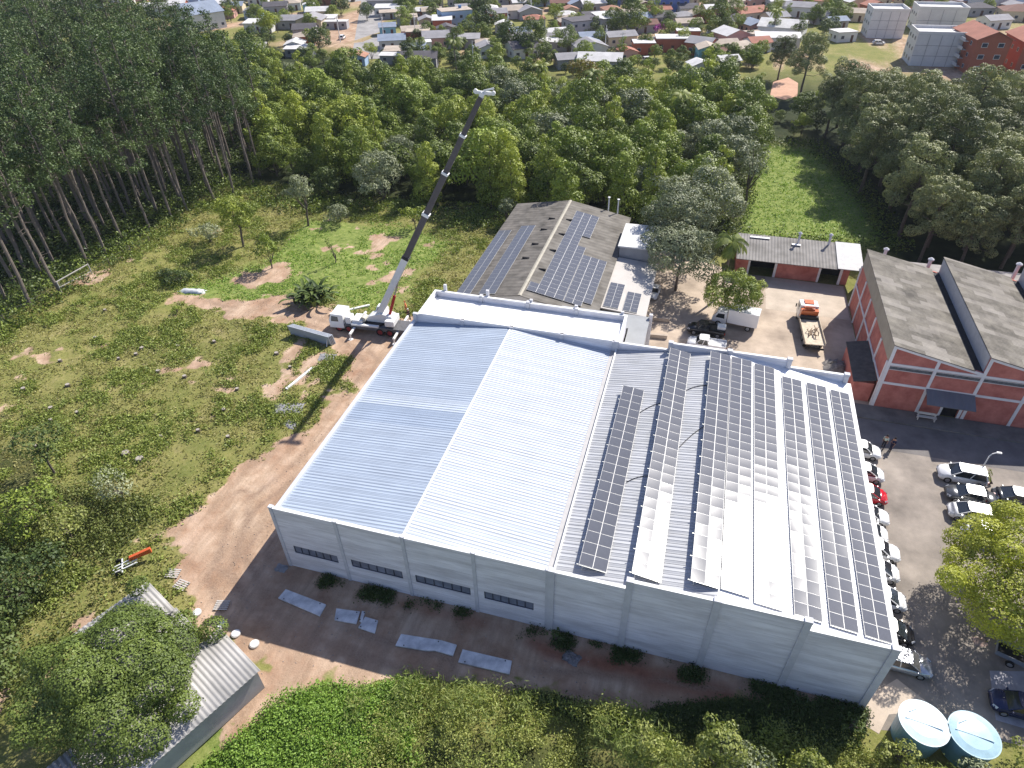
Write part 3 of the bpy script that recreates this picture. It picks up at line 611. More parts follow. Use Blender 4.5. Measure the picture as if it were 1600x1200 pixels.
# ------------------------------------------------------------------ solar panels
def panelmat(name,c,rough,metal=0,spec=.6):
    m=mat(name,c,rough,var=.12,scale=.8,spec=spec)
    return m
M_cell=panelmat('solar_cell',(.112,.120,.142),.14,spec=.15)
M_pframe=mat('panel_frame',(.62,.62,.60),.5,metal=.2,var=0)
M_rail=mat('rail_aluminium',(.66,.67,.62),.4,metal=.5,var=0)
def panel_mesh(w,l):
    mb=MB(); mb.box(0,w,0,l,0,.035); mb.cur=1; f=.02; n=9
    vs=[(f+(w-2*f)*i/n,f+(l-2*f)*j/n,.046-.007*(1-((2*i/n-1)**2+(2*j/n-1)**2)/2)) for i in range(n+1) for j in range(n+1)]
    mb.add(vs,[(i*(n+1)+j,(i+1)*(n+1)+j,(i+1)*(n+1)+j+1,i*(n+1)+j+1) for i in range(n) for j in range(n)])
    me=bpy.data.meshes.new('solar_panel'); me.from_pydata([tuple(v) for v in mb.v],[],mb.f); me.materials.append(M_pframe); me.materials.append(M_cell)
    me.polygons.foreach_set('material_index',mb.mi); me.polygons.foreach_set('use_smooth',[k>5 for k in range(len(mb.f))]); return me
PMESH={}; PR_=np.random.RandomState(3)
def solar_array(x0,x1,y0,y1,nc,nr,zl,slope,label,group='rows of solar panels on the warehouse roof',legs=None,cells=None,roofz=None):
    """array whose left edge is at x0, height zl, tilting down towards +x by slope"""
    w=(x1-x0)/nc*math.hypot(1,slope); l=(y1-y0)/nr; key=(round(w,3),round(l,3))
    if key not in PMESH: PMESH[key]=panel_mesh(w-.008,l-.008)
    root=empty('solar_array',(x0,y0,zl),0,label,'solar panels',group)
    a=math.atan(slope); cnt=0
    for i in range(nc):
        for j in range(nr):
            if cells and not cells(x0+(x1-x0)*(i+.5)/nc,y0+(y1-y0)*(j+.5)/nr): continue
            if cnt>=100: break
            o=link('solar_panel',PMESH[key],root); o.location=((x1-x0)*i/nc,l*j,-(x1-x0)*i/nc*slope); o.rotation_euler=(PR_.normal(0,.003),a+PR_.normal(0,.0035),0)
            cnt+=1
    mb=MB()
    L=y1-y0
    if not cells:
        for xx in ((x1-x0)*.12,(x1-x0)*.88):
            z=-xx*slope-.06; mb.bar((xx,.05,z),(xx,L-.05,z),.05,.05)
        mb.bar((.02,-.03,-.02),((x1-x0),-.03,-.02-(x1-x0)*slope),.04,.04)
        if roofz:
            for j in range(0,nr+1,2):
                y=min(l*j,L-.1)
                for xx in ((x1-x0)*.12,(x1-x0)*.88):
                    zb=roofz(x0+xx)-zl; zt=-xx*slope-.08
                    if zt-zb>.05: mb.bar((xx,y+.05,zb),(xx,y+.05,zt),.05,.05,up=(0,1,0))
                mb.bar((-.18,y+.02,-.05),(.15,y+.02,-.07),.05,.04)
        part_=mb.build('rail_frame',M_rail,root)
    return root
T=.135
def zroof(x): return rz(x)
solar_array(-4.45,-2.3,31.2,54.0,2,20,rz(-2.3)+.18+2.15*.12,.12,'short leftmost row of dark solar panels on grey ribbed sheet',roofz=zroof)
solar_array(-.45,1.75,31.0,60.9,2,27,rz(1.75)+.18+2.2*.19,.19,'second row of solar panels from the left, its near end blazing with sun glare',roofz=zroof)
solar_array(3.75,5.85,31.2,60.8,2,27,RZT+.16+2.1*.13,.13,'row of solar panels standing along the left of the roof ridge',roofz=zroof)
solar_array(5.93,8.05,31.3,60.8,2,27,RZT+.14,.135,'row of solar panels on the right slope touching the ridge',roofz=None)
solar_array(8.3,10.35,31.0,60.6,2,27,rz(8.3)+.14,.135,'row of solar panels second from the ridge on the bright right slope',roofz=None)
solar_array(11.1,13.05,31.0,59.6,2,26,rz(11.1)+.14,.135,'row of solar panels third from the right eave of the warehouse',roofz=None)
solar_array(13.55,15.5,31.0,59.6,2,26,rz(13.55)+.14,.135,'row of solar panels second from the right eave of the warehouse',roofz=None)
solar_array(15.9,17.75,31.0,59.4,2,26,rz(15.9)+.14,.135,'rightmost row of solar panels along the eave above the parked cars',roofz=None)
GB='solar panels on the old workshop'
solar_array(-29.15,-27.1,71.3,91.3,2,18,oz(-29.15)+.1,-.165,'outermost strip of panels along the left eave of the dark workshop roof',GB)
solar_array(-25.9,-23.6,71.3,92.6,2,19,oz(-25.9)+.1,-.165,'second strip of panels on the left slope of the dark workshop roof',GB)
big=[(895,330),(940,341),(924,371),(905,367),(897,383),(918,392),(917,401),(947,410),(923,477),(809,466),(822,438),(843,442),(868,392)]
def incl(x,y,z): 
    return inpoly(PJ((x,y,z)),big)
solar_array(-19.7,-14.8,72.5,100,4,25,oz(-19.7)+.12,.198,'left half of the large stepped block of panels on the workshop roof',GB,cells=lambda x,y: inpoly(PJ((x,y,oz(x)+.1)),big))
solar_array(-14.75,-10.1,72.5,100,4,25,oz(-14.75)+.12,.198,'right half of the large stepped block of panels on the workshop roof',GB,cells=lambda x,y: inpoly(PJ((x,y,oz(x)+.1)),big))
solar_array(-9.9,-7.9,74.6,81.0,2,7,4.3,.08,'small block of panels nearest the workshop on the pale lean-to roof',GB)
solar_array(-7.3,-5.4,74.5,79.4,2,5,4.1,.08,'small outer block of panels near the edge of the pale lean-to roof',GB)
for k,(a,b) in enumerate([((-2.3,50.6),(-.4,52.3)),((-2.2,41),(-.4,42.0)),((1.8,46),(3.8,49.2)),((1.8,54.6),(3.8,55.6))]):
    mb=MB(); p=[Vector((a[0]+(b[0]-a[0])*t,a[1]+(b[1]-a[1])*t+.25*math.sin(t*PI),rz(a[0]+(b[0]-a[0])*t)+.06)) for t in (0,.25,.5,.75,1)]
    mb.path(p,[.035]*5,5)
    o=mb.build('cable',mat('black_cable',(.03,.03,.035),.7,var=0)); tag(o,['dark cable looping between the far ends of the two left panel rows','dark cable between the two left panel rows nearer the middle','dark slanting cable left of the ridge row, nearer one','dark slanting cable left of the ridge row, farther one'][k],'cable','cables between panel rows')
# ------------------------------------------------------------------ foliage generators
L_pine=leafmat('pine_needles',(.026,.060,.020),(.165,.225,.075),.12)
L_wood=leafmat('wood_leaves',(.020,.048,.007),(.320,.400,.055),.11)
L_bright=leafmat('bright_leaves',(.060,.110,.013),(.470,.520,.080),.15)
L_grey=leafmat('grey_green_leaves',(.08,.105,.045),(.40,.43,.25),.1)
L_puff=leafmat('tuft_needles',(.026,.048,.013),(.370,.390,.150),.07)
L_tree8=leafmat('yellowish_leaves',(.055,.09,.010),(.46,.48,.055),.2)
L_mid=leafmat('mid_green_leaves',(.024,.052,.011),(.20,.26,.05),.12)
L_dark=leafmat('dark_leaves',(.030,.058,.014),(.130,.175,.040),.14)
L_gold=leafmat('yellow_brown_leaves',(.13,.11,.03),(.26,.21,.07),.25)
L_palm=leafmat('palm_leaves',(.09,.13,.02),(.34,.38,.08),.25)
L_weed=leafmat('weed_leaves',(.10,.14,.02),(.44,.46,.14),.25)
L_field=leafmat('field_weeds',(.10,.115,.03),(.36,.33,.12),.2)
L_lush=leafmat('lush_vine',(.09,.19,.022),(.32,.46,.08),.22)
M_bark=mat('bark',(.13,.105,.085),.95,var=.3,scale=3)
M_pbark=mat('pine_bark',(.20,.165,.14),.95,var=.3,scale=2)
def leaves(rs, P0, N, size, aspect=.6, jit=.8):
    """rhombic leaf faces at P0 (n,3), facing about N, each slightly folded"""
    n=len(P0); N=N+rs.normal(0,jit,(n,3)); N/=np.linalg.norm(N,axis=1,keepdims=True)+1e-9
    A=np.cross(N,rs.normal(0,1,(n,3))); A/=np.linalg.norm(A,axis=1,keepdims=True)+1e-9
    B=np.cross(N,A); s=(size*rs.uniform(.6,1.35,n))[:,None]
    V=np.stack([P0-A*s*.5,P0-B*s*.5*aspect+N*s*.08,P0+A*s*.5,P0+B*s*.5*aspect+N*s*.08],1)
    return V
def lobe_leaves(rs, lobes, size, dens, depth=.25, under=.35, sq=.85, jit=.36, rag=.12):
    """leaf faces on the shells of lobes (x,y,z,r); hidden ones inside other lobes are dropped"""
    Ps=[];Ns=[];T=[]
    L=np.array(lobes)
    for k,(x,y,z,r) in enumerate(lobes):
        n=max(8,int(dens*4*PI*r*r/(size*size*.5)))
        d=rs.normal(0,1,(n,3)); d/=np.linalg.norm(d,axis=1,keepdims=True)
        keep=(d[:,2]>-.35)|(rs.rand(n)<under); d=d[keep]; n=len(d)
        rr=r*(1-depth*rs.rand(n)**1.6+rag*rs.normal(0,1,n)*(rs.rand(n)<.35))
        p=np.array([x,y,z])+d*rr[:,None]*np.array([1,1,sq])
        D=np.linalg.norm((p[:,None,:]-L[None,:,:3])/np.array([1,1,sq]),axis=2)-L[None,:,3]*.78
        D[:,k]=1; ok=(D>0).all(axis=1); p=p[ok]; d=d[ok]
        Ps.append(p);Ns.append(d+np.array([0,0,.25])); T.append(np.clip(rs.uniform(.2,.8)+rs.normal(0,.14,len(p)),0,1))
    P0=np.concatenate(Ps);N=np.concatenate(Ns);T=np.concatenate(T)
    V=leaves(rs,P0,N,size,jit=jit)
    return V.reshape(-1,3), np.arange(len(V)*4).reshape(-1,4), np.repeat(T,4)
def crown_mesh(name,V,F,T,m):
    o=mesh_np(name,V,F,m,tone=T); return o
def limb(mb,a,b,r0,r1,rs,wob=.12,seg=3,n=6):
    a=Vector(a);b=Vector(b); L=(b-a).length; pts=[a]; 
    for i in range(1,seg): 
        pts.append(a.lerp(b,i/seg)+Vector(rs.normal(0,wob*L/seg,3)))
    pts.append(b); rr=[r0+(r1-r0)*i/seg for i in range(seg+1)]
    for i in range(seg): mb.tube(pts[i],pts[i+1],rr[i],rr[i+1],n,caps=(i==seg-1))
    return pts
def broad_lobes(rs,h,r,n,flat=.7,base=.35,rmin=.3,rmax=.48):
    """lobes spread over a dome of radius r with top at h"""
    L=[]; hc=h*base; H=h-hc
    for i in range(n):
        a=rs.uniform(0,2*PI); t=rs.rand()**.6; u=rs.uniform(-.25,1)
        rad=r*t*math.sqrt(max(.05,1-max(0,u)**2*.85))
        q=r*rs.uniform(rmin,rmax)*.78; L.append((math.cos(a)*rad*.75,math.sin(a)*rad*.75,hc+H*flat*(.2+.7*max(-.1,u))*(1-.25*t)+q*.2,q))
    top=max(l[2]+l[3]*.85 for l in L); 
    return [(x,y,z*1.0+(h-top)*.8,q) for x,y,z,q in L]
def make_tree(kind,seed,h,r,lm,n=14,size=.45,dens=.55,name='tree',trunk=True,base=.35,bark=None,tr=None,sub=None,lean=(0,0)):
    rs=np.random.RandomState(seed); root=empty(name)
    L=broad_lobes(rs,h,r,n,base=base)
    L+= [(x+rs.normal(0,q*.6),y+rs.normal(0,q*.6),z+q*rs.uniform(.1,.6),q*rs.uniform(.35,.55)) for x,y,z,q in L for _ in range(3)]
    V,F,T=lobe_leaves(rs,L,size,dens)
    cr=crown_mesh('crown',V,F,T,lm); cr.parent=root
    mb=MB(); rr=tr or max(.12,h*.022); fork=Vector((rs.normal(0,.3),rs.normal(0,.3),h*base*rs.uniform(.7,1)))
    limb(mb,(0,0,-.3),fork,rr,rr*.75,rs,.05)
    for x,y,z,q in L[:min(n,7)]: limb(mb,fork,(x,y,z),rr*.5,rr*.12,rs,.12)
    t=mb.build('trunk',bark or M_bark,root,smooth=False)
    return root
def make_pine(seed,h,name='pine_tree'):
    rs=np.random.RandomState(seed); root=empty(name); L=[]; mb=MB()
    bend=[Vector((0,0,-.3))]; x=y=0
    for i in range(1,7):
        x+=rs.normal(0,.16); y+=rs.normal(0,.16); bend.append(Vector((x,y,h*i/6.3)))
    rr=[.24,.22,.2,.17,.13,.09,.05]
    for i in range(6): mb.tube(bend[i],bend[i+1],rr[i],rr[i+1],7,caps=(i==5))
    def at(z):
        t=z/h*6.3; i=min(5,int(t)); return bend[i].lerp(bend[i+1],t-i)
    nb=rs.randint(20,27)
    for k in range(nb):
        t=k/nb; z=h*(.56+.42*t); a=rs.uniform(0,2*PI); ln=(2.5*(1-t)**.7+.6)*rs.uniform(.5,1.15); p=at(z); e=p+Vector((math.cos(a)*ln,math.sin(a)*ln,ln*rs.uniform(.15,.55)))
        mb.tube(p,e,.05,.02,4); 
        L.append((e.x,e.y,e.z,rs.uniform(.65,1.2)*(1.15-.35*t)))
        m=p.lerp(e,.6); L.append((m.x+rs.normal(0,.4),m.y+rs.normal(0,.4),m.z+.3,rs.uniform(.4,.8)))
    for k in range(10):   # dead snags lower down
        z=h*rs.uniform(.2,.55); a=rs.uniform(0,2*PI); p=at(z); ln=rs.uniform(.4,1.5); mb.tube(p,p+Vector((math.cos(a)*ln,math.sin(a)*ln,-.1)),.03,.012,4)
    V,F,T=lobe_leaves(rs,L,.32,.5,depth=.8,under=.6,jit=1.0,rag=.3)
    crown_mesh('crown',V,F,T,L_pine).parent=root; mb.build('trunk',M_pbark,root)
    return root
def make_puff(seed,h,r,name='tufted_tree',n=64):
    """tree whose boughs end in separate ball-shaped tufts"""
    rs=np.random.RandomState(seed); root=empty(name); mb=MB(); L=[]
    limb(mb,(0,0,-.3),(0,0,h*.86),.34,.1,rs,.02,5,8)
    for k in range(n):
        t=rs.rand(); z0=h*(.3+.55*t); a=k*2.399+rs.normal(0,.3); ln=r*(.45+.6*rs.rand())*(1-.45*t); up=ln*rs.uniform(.18,.5)
        e=Vector((math.cos(a)*ln,math.sin(a)*ln,z0+up)); q=rs.uniform(.8,1.35)
        L.append((e.x,e.y,e.z,q))
        if k%2==0: limb(mb,(0,0,z0),e,.09,.035,rs,.08,2,4)
        if k%4==0: L.append((e.x*.62+rs.normal(0,.4),e.y*.62+rs.normal(0,.4),e.z-.1*ln+rs.normal(0,.3),q*.6))
    for k in range(6): L.append((rs.normal(0,.9),rs.normal(0,.9),h*.9+rs.uniform(-.8,.3),rs.uniform(.7,1.1)))
    V,F,T=lobe_leaves(rs,L,.26,.8,depth=.16,under=.8,jit=.34,rag=.05)
    crown_mesh('crown',V,F,T,L_puff).parent=root; mb.build('trunk',M_bark,root)
    return root
def make_palm(seed,h,name='palm_tree',nf=17,fl=3.0):
    rs=np.random.RandomState(seed); root=empty(name); mb=MB()
    top=Vector((rs.normal(0,.3),rs.normal(0,.3),h)); limb(mb,(0,0,-.3),top,.22,.15,rs,.03,4,8); mb.build('trunk',M_pbark,root)
    Vs=[];Ts=[]
    for k in range(nf):
        a=k*2.399; el=rs.uniform(.1,1.25); d=np.array([math.cos(a),math.sin(a)]); sd=np.array([-d[1],d[0],0])
        for j in range(16):
            s=(j+1)/16*fl; th=el-s/fl*1.9
            # integrate the arc
            x=sum(math.cos(el-(i+.5)/16*1.9)*fl/16 for i in range(j+1)); z=sum(math.sin(el-(i+.5)/16*1.9)*fl/16 for i in range(j+1))
            c=np.array([top.x+d[0]*x,top.y+d[1]*x,top.z+z]); ll=.75*math.sin(PI*(.12+.8*(j+1)/17)); w=.11
            fw=np.array([d[0]*math.cos(th),d[1]*math.cos(th),math.sin(th)])
            for sg in (-1,1):
                tip=c+sd*sg*ll*.75+np.array([0,0,-ll*.55])+fw*.2
                Vs.append([c-fw*w,c+fw*w,tip+fw*.05,tip-fw*.05]); Ts.append(rs.uniform(.2,.9))
    V=np.array(Vs).reshape(-1,3); crown_mesh('fronds',V,np.arange(len(V)).reshape(-1,4),np.repeat(Ts,4),L_palm).parent=root
    return root
def place(proto,used,p,rz,s,label,cat,group=None,sz=None,nm=None):
    o=copy_tree(proto) if proto in used else proto
    if nm: o.name=nm
    used.add(proto); o.location=p; o.rotation_euler=(0,0,rz); o.scale=(s,s,sz or s)
    for k in ('label','category','group'):
        if k in o: del o[k]
    tag(o,label,cat,group); return o
USED=set()
R=np.random.RandomState(5)
def fill(poly,step,jit,avoid=(),seed=1):
    r=np.random.RandomState(seed); xs=[p[0] for p in poly]; ys=[p[1] for p in poly]; out=[]
    y=min(ys); row=0
    while y<max(ys):
        x=min(xs)+(step/2 if row%2 else 0)
        while x<max(xs):
            p=(x+r.uniform(-jit,jit),y+r.uniform(-jit,jit))
            if inpoly(p,poly) and not any(inpoly(p,a) for a in avoid): out.append(p)
            x+=step
        y+=step*.87; row+=1
    return out
def visible(p,h,m=60):
    for z in (0,h*.5,h):
        a=PJ((p[0],p[1],z))
        if -m<a[0]<1600+m and -m<a[1]<1200+m: return True
    return False
# ---- pine stand on the left
pines=[make_pine(100+i,h) for i,h in enumerate((23,25,21,24,26,22,20))]
front=[(-91.5,52),(-92,60),(-93,66),(-94,71),(-94.5,77),(-93.5,83),(-93.5,88),(-92.5,93),(-91,98),(-89,104),(-87,110)]
edge=[(-90.6,53.9),(-92.8,61),(-91.0,65),(-94.5,74),(-93.9,77.5),(-95.5,83),(-93.4,87.5),(-93,92.8),(-92.1,96.2),(-89.5,101),(-88,105),(-86.8,110),(-88.5,115)]
pl=[p for p in edge]
pl+=[p for p in fill([(-96,48),(-97,62),(-98,90),(-91,112),(-91,124),(-112,140),(-112,46)],4.6,1.3,seed=3)]
pl+=[p for p in fill([(-112,46),(-112,142),(-150,182),(-215,176),(-215,100),(-150,46)],7.1,2.4,seed=4)]
pl=[p for p in pl if visible(p,24) and PJ((p[0],p[1],25))[1]>np.interp(PJ((p[0],p[1],25))[0],[0,100,200,300,400],[-40,-25,-14,18,50])][:296]
ORD=['first','second','third','fourth','fifth','sixth','seventh','eighth','ninth','tenth','eleventh','twelfth','thirteenth','fourteenth']
eo=sorted(edge,key=lambda p: PJ((p[0],p[1],0))[0])
for k,p in enumerate(pl):
    if p in edge: lab,g='tall pine at the front edge of the stand, %s trunk from the left there'%ORD[eo.index(p)],None
    else:
        a=PJ((p[0],p[1],12)); c='far left' if a[0]<60 else 'left' if a[0]<160 else 'middle' if a[0]<260 else 'right'; r_='near' if p[0]>-104 else 'inner' if p[0]>-135 else 'rearmost'
        lab='tall slender pine in the %s rows of the stand, %s part'%(r_,c); g='pines of the stand, %s rows, %s part'%(r_,c)
    place(pines[k%7],USED,(p[0],p[1],0),R.uniform(0,6.28),R.uniform(.94,1.2)*(1 if k>12 else .95)*(1.08 if p[0]<-125 else 1),lab,'tree',g)
# ---- mixed wood in the middle
wood=[make_tree('b',200+i,h,r*1.15,lm,n=n+8,size=s,dens=d*1.35,name='broadleaf_tree',base=.06) for i,(h,r,lm,n,s,d) in enumerate((
   (9,4.2,L_wood,13,.34,.6),(11,4.6,L_wood,15,.35,.6),(8,3.8,L_bright,12,.32,.6),(10,3.6,L_bright,12,.34,.6),(9,4.4,L_grey,14,.32,.5),(13,3.4,L_wood,12,.34,.62),(7,3.6,L_dark,12,.36,.6),(10,4.4,L_wood,16,.36,.6)))]
vine=[]
for i,(h,r) in enumerate(((11,3.1),(14,2.7),(9,3.4),(12,3.3))):     # columns smothered in creeper
    rs=np.random.RandomState(300+i); root=empty('creeper_covered_tree'); L=[]
    for k in range(16):
        t=k/15; a=k*2.4; q=r*(1.05-.55*t)*rs.uniform(.45,.7); d=r*(.55-.3*t); L.append((math.cos(a)*d,math.sin(a)*d,.8+(h-1.6)*t,q))
    V,F,T=lobe_leaves(rs,L,.32,1.0,under=.6); crown_mesh('crown',V,F,T,L_bright if i%2 else L_wood).parent=root
    mb=MB(); limb(mb,(0,0,-.3),(0,0,h*.8),.2,.1,rs,.03); mb.build('trunk',M_bark,root); vine.append(root)
gold=make_tree('b',330,9.5,3.8,L_gold,n=13,size=.4,dens=.6,name='broadleaf_tree',base=.25)
wl=[(-88,113),(-62,107),(-44,110),(-34,108),(-28,106),(-12,105.5),(-2,107),(4,112),(6,131),(9,158),(12,170),(12,206),(-22,203),(-64,206),(-104,202),(-120,206),(-160,228),(-180,205),(-150,172),(-108,140),(-92,125)]
pts=fill(wl,6.3,2.1,seed=9)
pts=[p for p in pts if visible(p,11) and PJ((p[0],p[1],9.5))[1]>np.interp(PJ((p[0],p[1],9.5))[0],[370,420,540,600,700,800,900,1000,1100,1200],[54,86,97,95,88,98,96,98,106,104])]
R.shuffle(pts)
LW={0:'rounded mid-green tree in the thick wood behind the clearing',1:'broad green tree in the thick wood behind the clearing',2:'low bright green rounded tree in the wood behind the clearing',3:'bright yellow-green tree in the wood behind the clearing',4:'greyish pale-leaved tree in the wood behind the clearing',5:'narrow tall green tree in the wood behind the clearing',6:'small dark green tree in the wood behind the clearing',7:'large lumpy green tree in the wood behind the clearing'}
TW=['rounded mid-green tree','broad green tree','low bright green tree','bright yellow-green tree','greyish pale-leaved tree','narrow tall green tree','small dark green tree','large lumpy green tree']
for k,p in enumerate(pts[:290]):
    if any(1195<PJ((p[0],p[1],hh))[0]<1250 and 115<PJ((p[0],p[1],hh))[1]<160 for hh in (3,8,11)): continue
    a=PJ((p[0],p[1],6)); c='left of the crane boom' if a[0]<560 else 'behind the crane boom' if a[0]<760 else 'behind the old workshop' if a[0]<1000 else 'left of the grass clearing'
    r_='front edge' if p[1]<125 else 'near part' if p[1]<150 else 'middle' if p[1]<178 else 'town side'
    if k%3==2:
        place(vine[k//3%4],USED,(p[0],p[1],0),R.uniform(0,6.28),R.uniform(.8,1.15),'creeper-smothered tree like a green column, %s of the wood %s'%(r_,c),'tree','creeper columns, %s, %s'%(r_,c))
    else:
        j=[0,1,2,3,4,5,7,0,3,1,6,2][k%12]
        place(wood[j],USED,(p[0],p[1],0),R.uniform(0,6.28),R.uniform(.7,1.4),'%s, %s of the wood %s'%(TW[j],r_,c),'tree','%ss, %s, %s'%(TW[j],r_,c))
place(gold,USED,G(908,172),1,1.35,'tree with yellow-brown crown rising above the wood below the town','tree')
# ---- tufted grove on the right
puffs=[make_puff(400+i,h,r) for i,(h,r) in enumerate(((17,5.2),(15,4.8),(19,5.6),(16,5.0),(13,4.4)))]
grove=[(27,141),(24.5,150),(24,165),(26,185),(30,203),(50,212),(75,212),(110,220),(130,200),(110,140),(70,101),(48,100),(33,102),(31,112),(30,126)]
gl=[p for p in fill(grove,6.4,1.8,seed=12) if visible(p,17) and PJ((p[0],p[1],17))[1]>np.interp(PJ((p[0],p[1],17))[0],[1240,1300,1380,1450,1520,1600],[64,64,82,100,116,104]) and not any(1190<PJ((p[0],p[1],hh))[0]<1252 and 115<PJ((p[0],p[1],hh))[1]<162 for hh in (3,9,15))]
def gz_(p):
    a=PJ((p[0],p[1],10)); return ('left edge' if a[0]<1300 else 'centre' if a[0]<1450 else 'right part', ', near the brick hall' if p[1]<125 else ', middle depth' if p[1]<160 else ', below the apartment blocks')
for k,p in enumerate(gl[:200]):
    s=R.uniform(.8,1.08)*(1 if p[1]>112 else .8)
    place(puffs[k%5],USED,(p[0],p[1],0),R.uniform(0,6.28),s,'tree with grey-green ball tufts, grove %s%s'%gz_(p),'tree','tufted grove trees, %s%s'%gz_(p))
for k,(a,b,s) in enumerate(((1250,150,.95),(1215,125,.8))):
    place(puffs[k],USED,G(a,b),k,s,['dark tufted tree beside the sandy patch','smaller dark tufted tree behind the sandy patch'][k],'tree')
# band of trees between clearing and town
bl=[p for p in fill([(11,161),(24,163),(23,205),(12,206)],6,1.6,seed=14)]+[tuple(G(a,b))[:2] for a,b in ((1190,160),(1150,165),(1120,185),(1095,150),(1195,205),(1225,215),(1180,215),(1150,225))]
for k,p in enumerate(bl): 
    if any(1190<PJ((p[0],p[1],hh))[0]<1256 and 112<PJ((p[0],p[1],hh))[1]<170 for hh in (0,4,8)): continue
    place(wood[[2,6,3,0][k%4]],USED,(p[0],p[1],0),R.uniform(0,6.28),R.uniform(.55,.85),['low bright bushy tree behind the grass clearing','small dark tree behind the grass clearing','yellow-green bushy tree behind the grass clearing','mid-green bushy tree behind the grass clearing'][k%4],'tree','bushy trees behind the grass clearing '+str(['bright','dark','yellow','green'][k%4]),nm='bushy_tree')
rb2=np.random.RandomState(31)
for k in range(20):
    q=G(rb2.uniform(1145,1255),rb2.uniform(166,222)); j=[2,6,3,0][k%4]
    place(wood[j],USED,q,rb2.uniform(0,6.28),rb2.uniform(.3,.45),['low bright bush between the clearing and the sandy patch','dark low bush between the clearing and the sandy patch','yellow-green bush between the clearing and the sandy patch','mid-green bush between the clearing and the sandy patch'][k%4],'bush','bushes before the sandy patch, '+['bright','dark','yellow-green','mid-green'][k%4],nm='bushy_tree')
for k in range(60):
    a=(rb2.uniform(400,1185),0); a=(a[0],rb2.uniform(92,112) if a[0]<760 else rb2.uniform(102,122)); j=[0,6,1,3,7,6][k%6]; q=G(*a); c='left' if a[0]<600 else 'middle' if a[0]<900 else 'right'
    if 540<a[0]<575: continue
    place(wood[j],USED,q,rb2.uniform(0,6.28),rb2.uniform(.4,.7),'%s at the %s seam between wood and houses'%(TW[j],c),'tree','%ss at the seam of wood and houses, %s'%(TW[j],c),nm='seam_tree')
# ---- single trees that can be told apart
def one(seed,p,h,r,lm,label,n=14,size=.3,dens=.6,base=.35,name='broadleaf_tree',cat='tree',tr=None):
    t=make_tree('b',seed,h,r,lm,n=n,size=size,dens=dens,name=name,base=base,tr=tr); t.location=p; tag(t,label,cat); return t
one(501,(-1.2,88.6,0),9.8,6.3,L_grey,'big spreading greyish tree shading the yard beside the white beetle-shaped car',n=26,size=.27,dens=.9,base=.4)
one(502,(-2.5,97.5,0),12,6.2,L_grey,'tall pale grey-leaved tree behind the white-roofed block',n=22,size=.3,dens=.8)
one(503,(0.5,108,0),12,7,L_grey,'largest grey-leaved tree between the workshops and the grass clearing',n=30,size=.3,dens=.75)
one(504,(6.7,82.0,0),7.8,4.7,L_bright,'bright leafy tree over the white box truck in the yard',n=22,size=.24,dens=1.0,base=.25)
one(505,(8.2,120,0),13,3.0,L_grey,'tall thin sparse tree at the left edge of the grass clearing',n=12,size=.3,dens=.4)
one(506,(1.5,118,0),11,5.0,L_grey,'pale sparse-crowned tree in the wood left of the clearing',n=18,size=.3,dens=.42)
one(507,(-5.5,104,0),9,4.0,L_wood,'dark green tree touching the far corner of the old workshop',n=14,size=.32)
one(508,(29.6,41.6,0),9.6,6.7,L_tree8,'large dense bright green tree over the right edge of the car park',n=40,size=.18,dens=1.3,base=.12)
one(509,(34.8,38.6,0),8.5,4.8,L_wood,'dark green tree at the right border behind the big car park tree',n=20,size=.3,dens=.7,base=.25)
one(510,(-35.4,15.5,0),7.8,6.3,L_mid,'broad dark green tree growing between the two corrugated sheds',n=52,size=.18,dens=1.5,base=.22)
one(511,(-56.5,26.5,0),5.2,4.2,L_wood,'leafy mid-green tree left of the sheds with a yellowish top',n=18,size=.27)
one(512,(-61,33.5,0),6.5,3.6,L_dark,'dark tree with bare pale branches at the left border of the photo',n=14,size=.28,dens=.5)
one(513,(-50.5,20.5,0),4.6,4.4,L_dark,'low dark tree behind the corrugated sheds at the left',n=18,size=.27)
one(514,(-47,14,0),4.4,4.0,L_dark,'dark low tree at the bottom left corner',n=16,size=.27)
one(515,(-51.5,32.5,0),3.4,2.6,L_grey,'small grey twiggy shrub tree in the field above the orange scrap',n=12,size=.22,dens=.3)
one(516,(-52.5,27,0),3.6,2.5,L_weed,'yellow-green bush tree left of the orange scrap heap',n=12,size=.24)
one(517,(6.9,21.8,0),6.2,2.6,L_weed,'bright round-topped tree at the bottom edge below the right warehouse',n=14,size=.2,dens=.7)
one(518,(9.0,21.9,0),5.6,2.1,L_grey,'grey-green tree touching the bright one at the bottom edge',n=12,size=.2,dens=.6)
one(519,(2.6,21.8,0),4.6,1.3,L_weed,'small pale sapling left of the bright tree at the bottom edge',n=8,size=.2)
one(520,(12.8,22.6,0),4.8,2.1,L_weed,'light green bush tree at the bottom edge left of the blue tanks',n=12,size=.2)
one(521,(-72.8,85.5,0),9.2,3.9,L_bright,'leafy bright tree with forked pale trunk at the top of the clearing',n=20,size=.27,dens=.9,base=.35)
one(522,(-63.8,80,0),6.2,2.1,L_wood,'slender dark-leaved tree with thin trunk beside the orange soil',n=14,size=.25,dens=1.0,base=.2)
one(523,(-66.5,96,0),9.5,3.0,L_grey,'thin sparse grey tree near the wood edge of the clearing',n=16,size=.26,dens=.6)
one(524,(-54.5,83.5,0),5.0,.9,L_wood,'narrow young shrub standing in the middle of the clearing',n=6,size=.25,base=.15)
one(525,(-47,99,0),4,2.4,L_bright,'bushy shrub at the wood edge above the banana clump',n=10,size=.3)
one(526,(-31.5,104,0),5,2.6,L_grey,'pale bush at the far left corner of the old workshop',n=10,size=.28)
one(527,(19.4,26.4,0),2.6,1.6,L_weed,'yellow-green bush growing in front of the left blue tank',n=9,size=.2)
one(528,(23.6,26.2,0),2.6,1.9,L_grey,'pale bush growing in front of the right blue tank',n=10,size=.2)
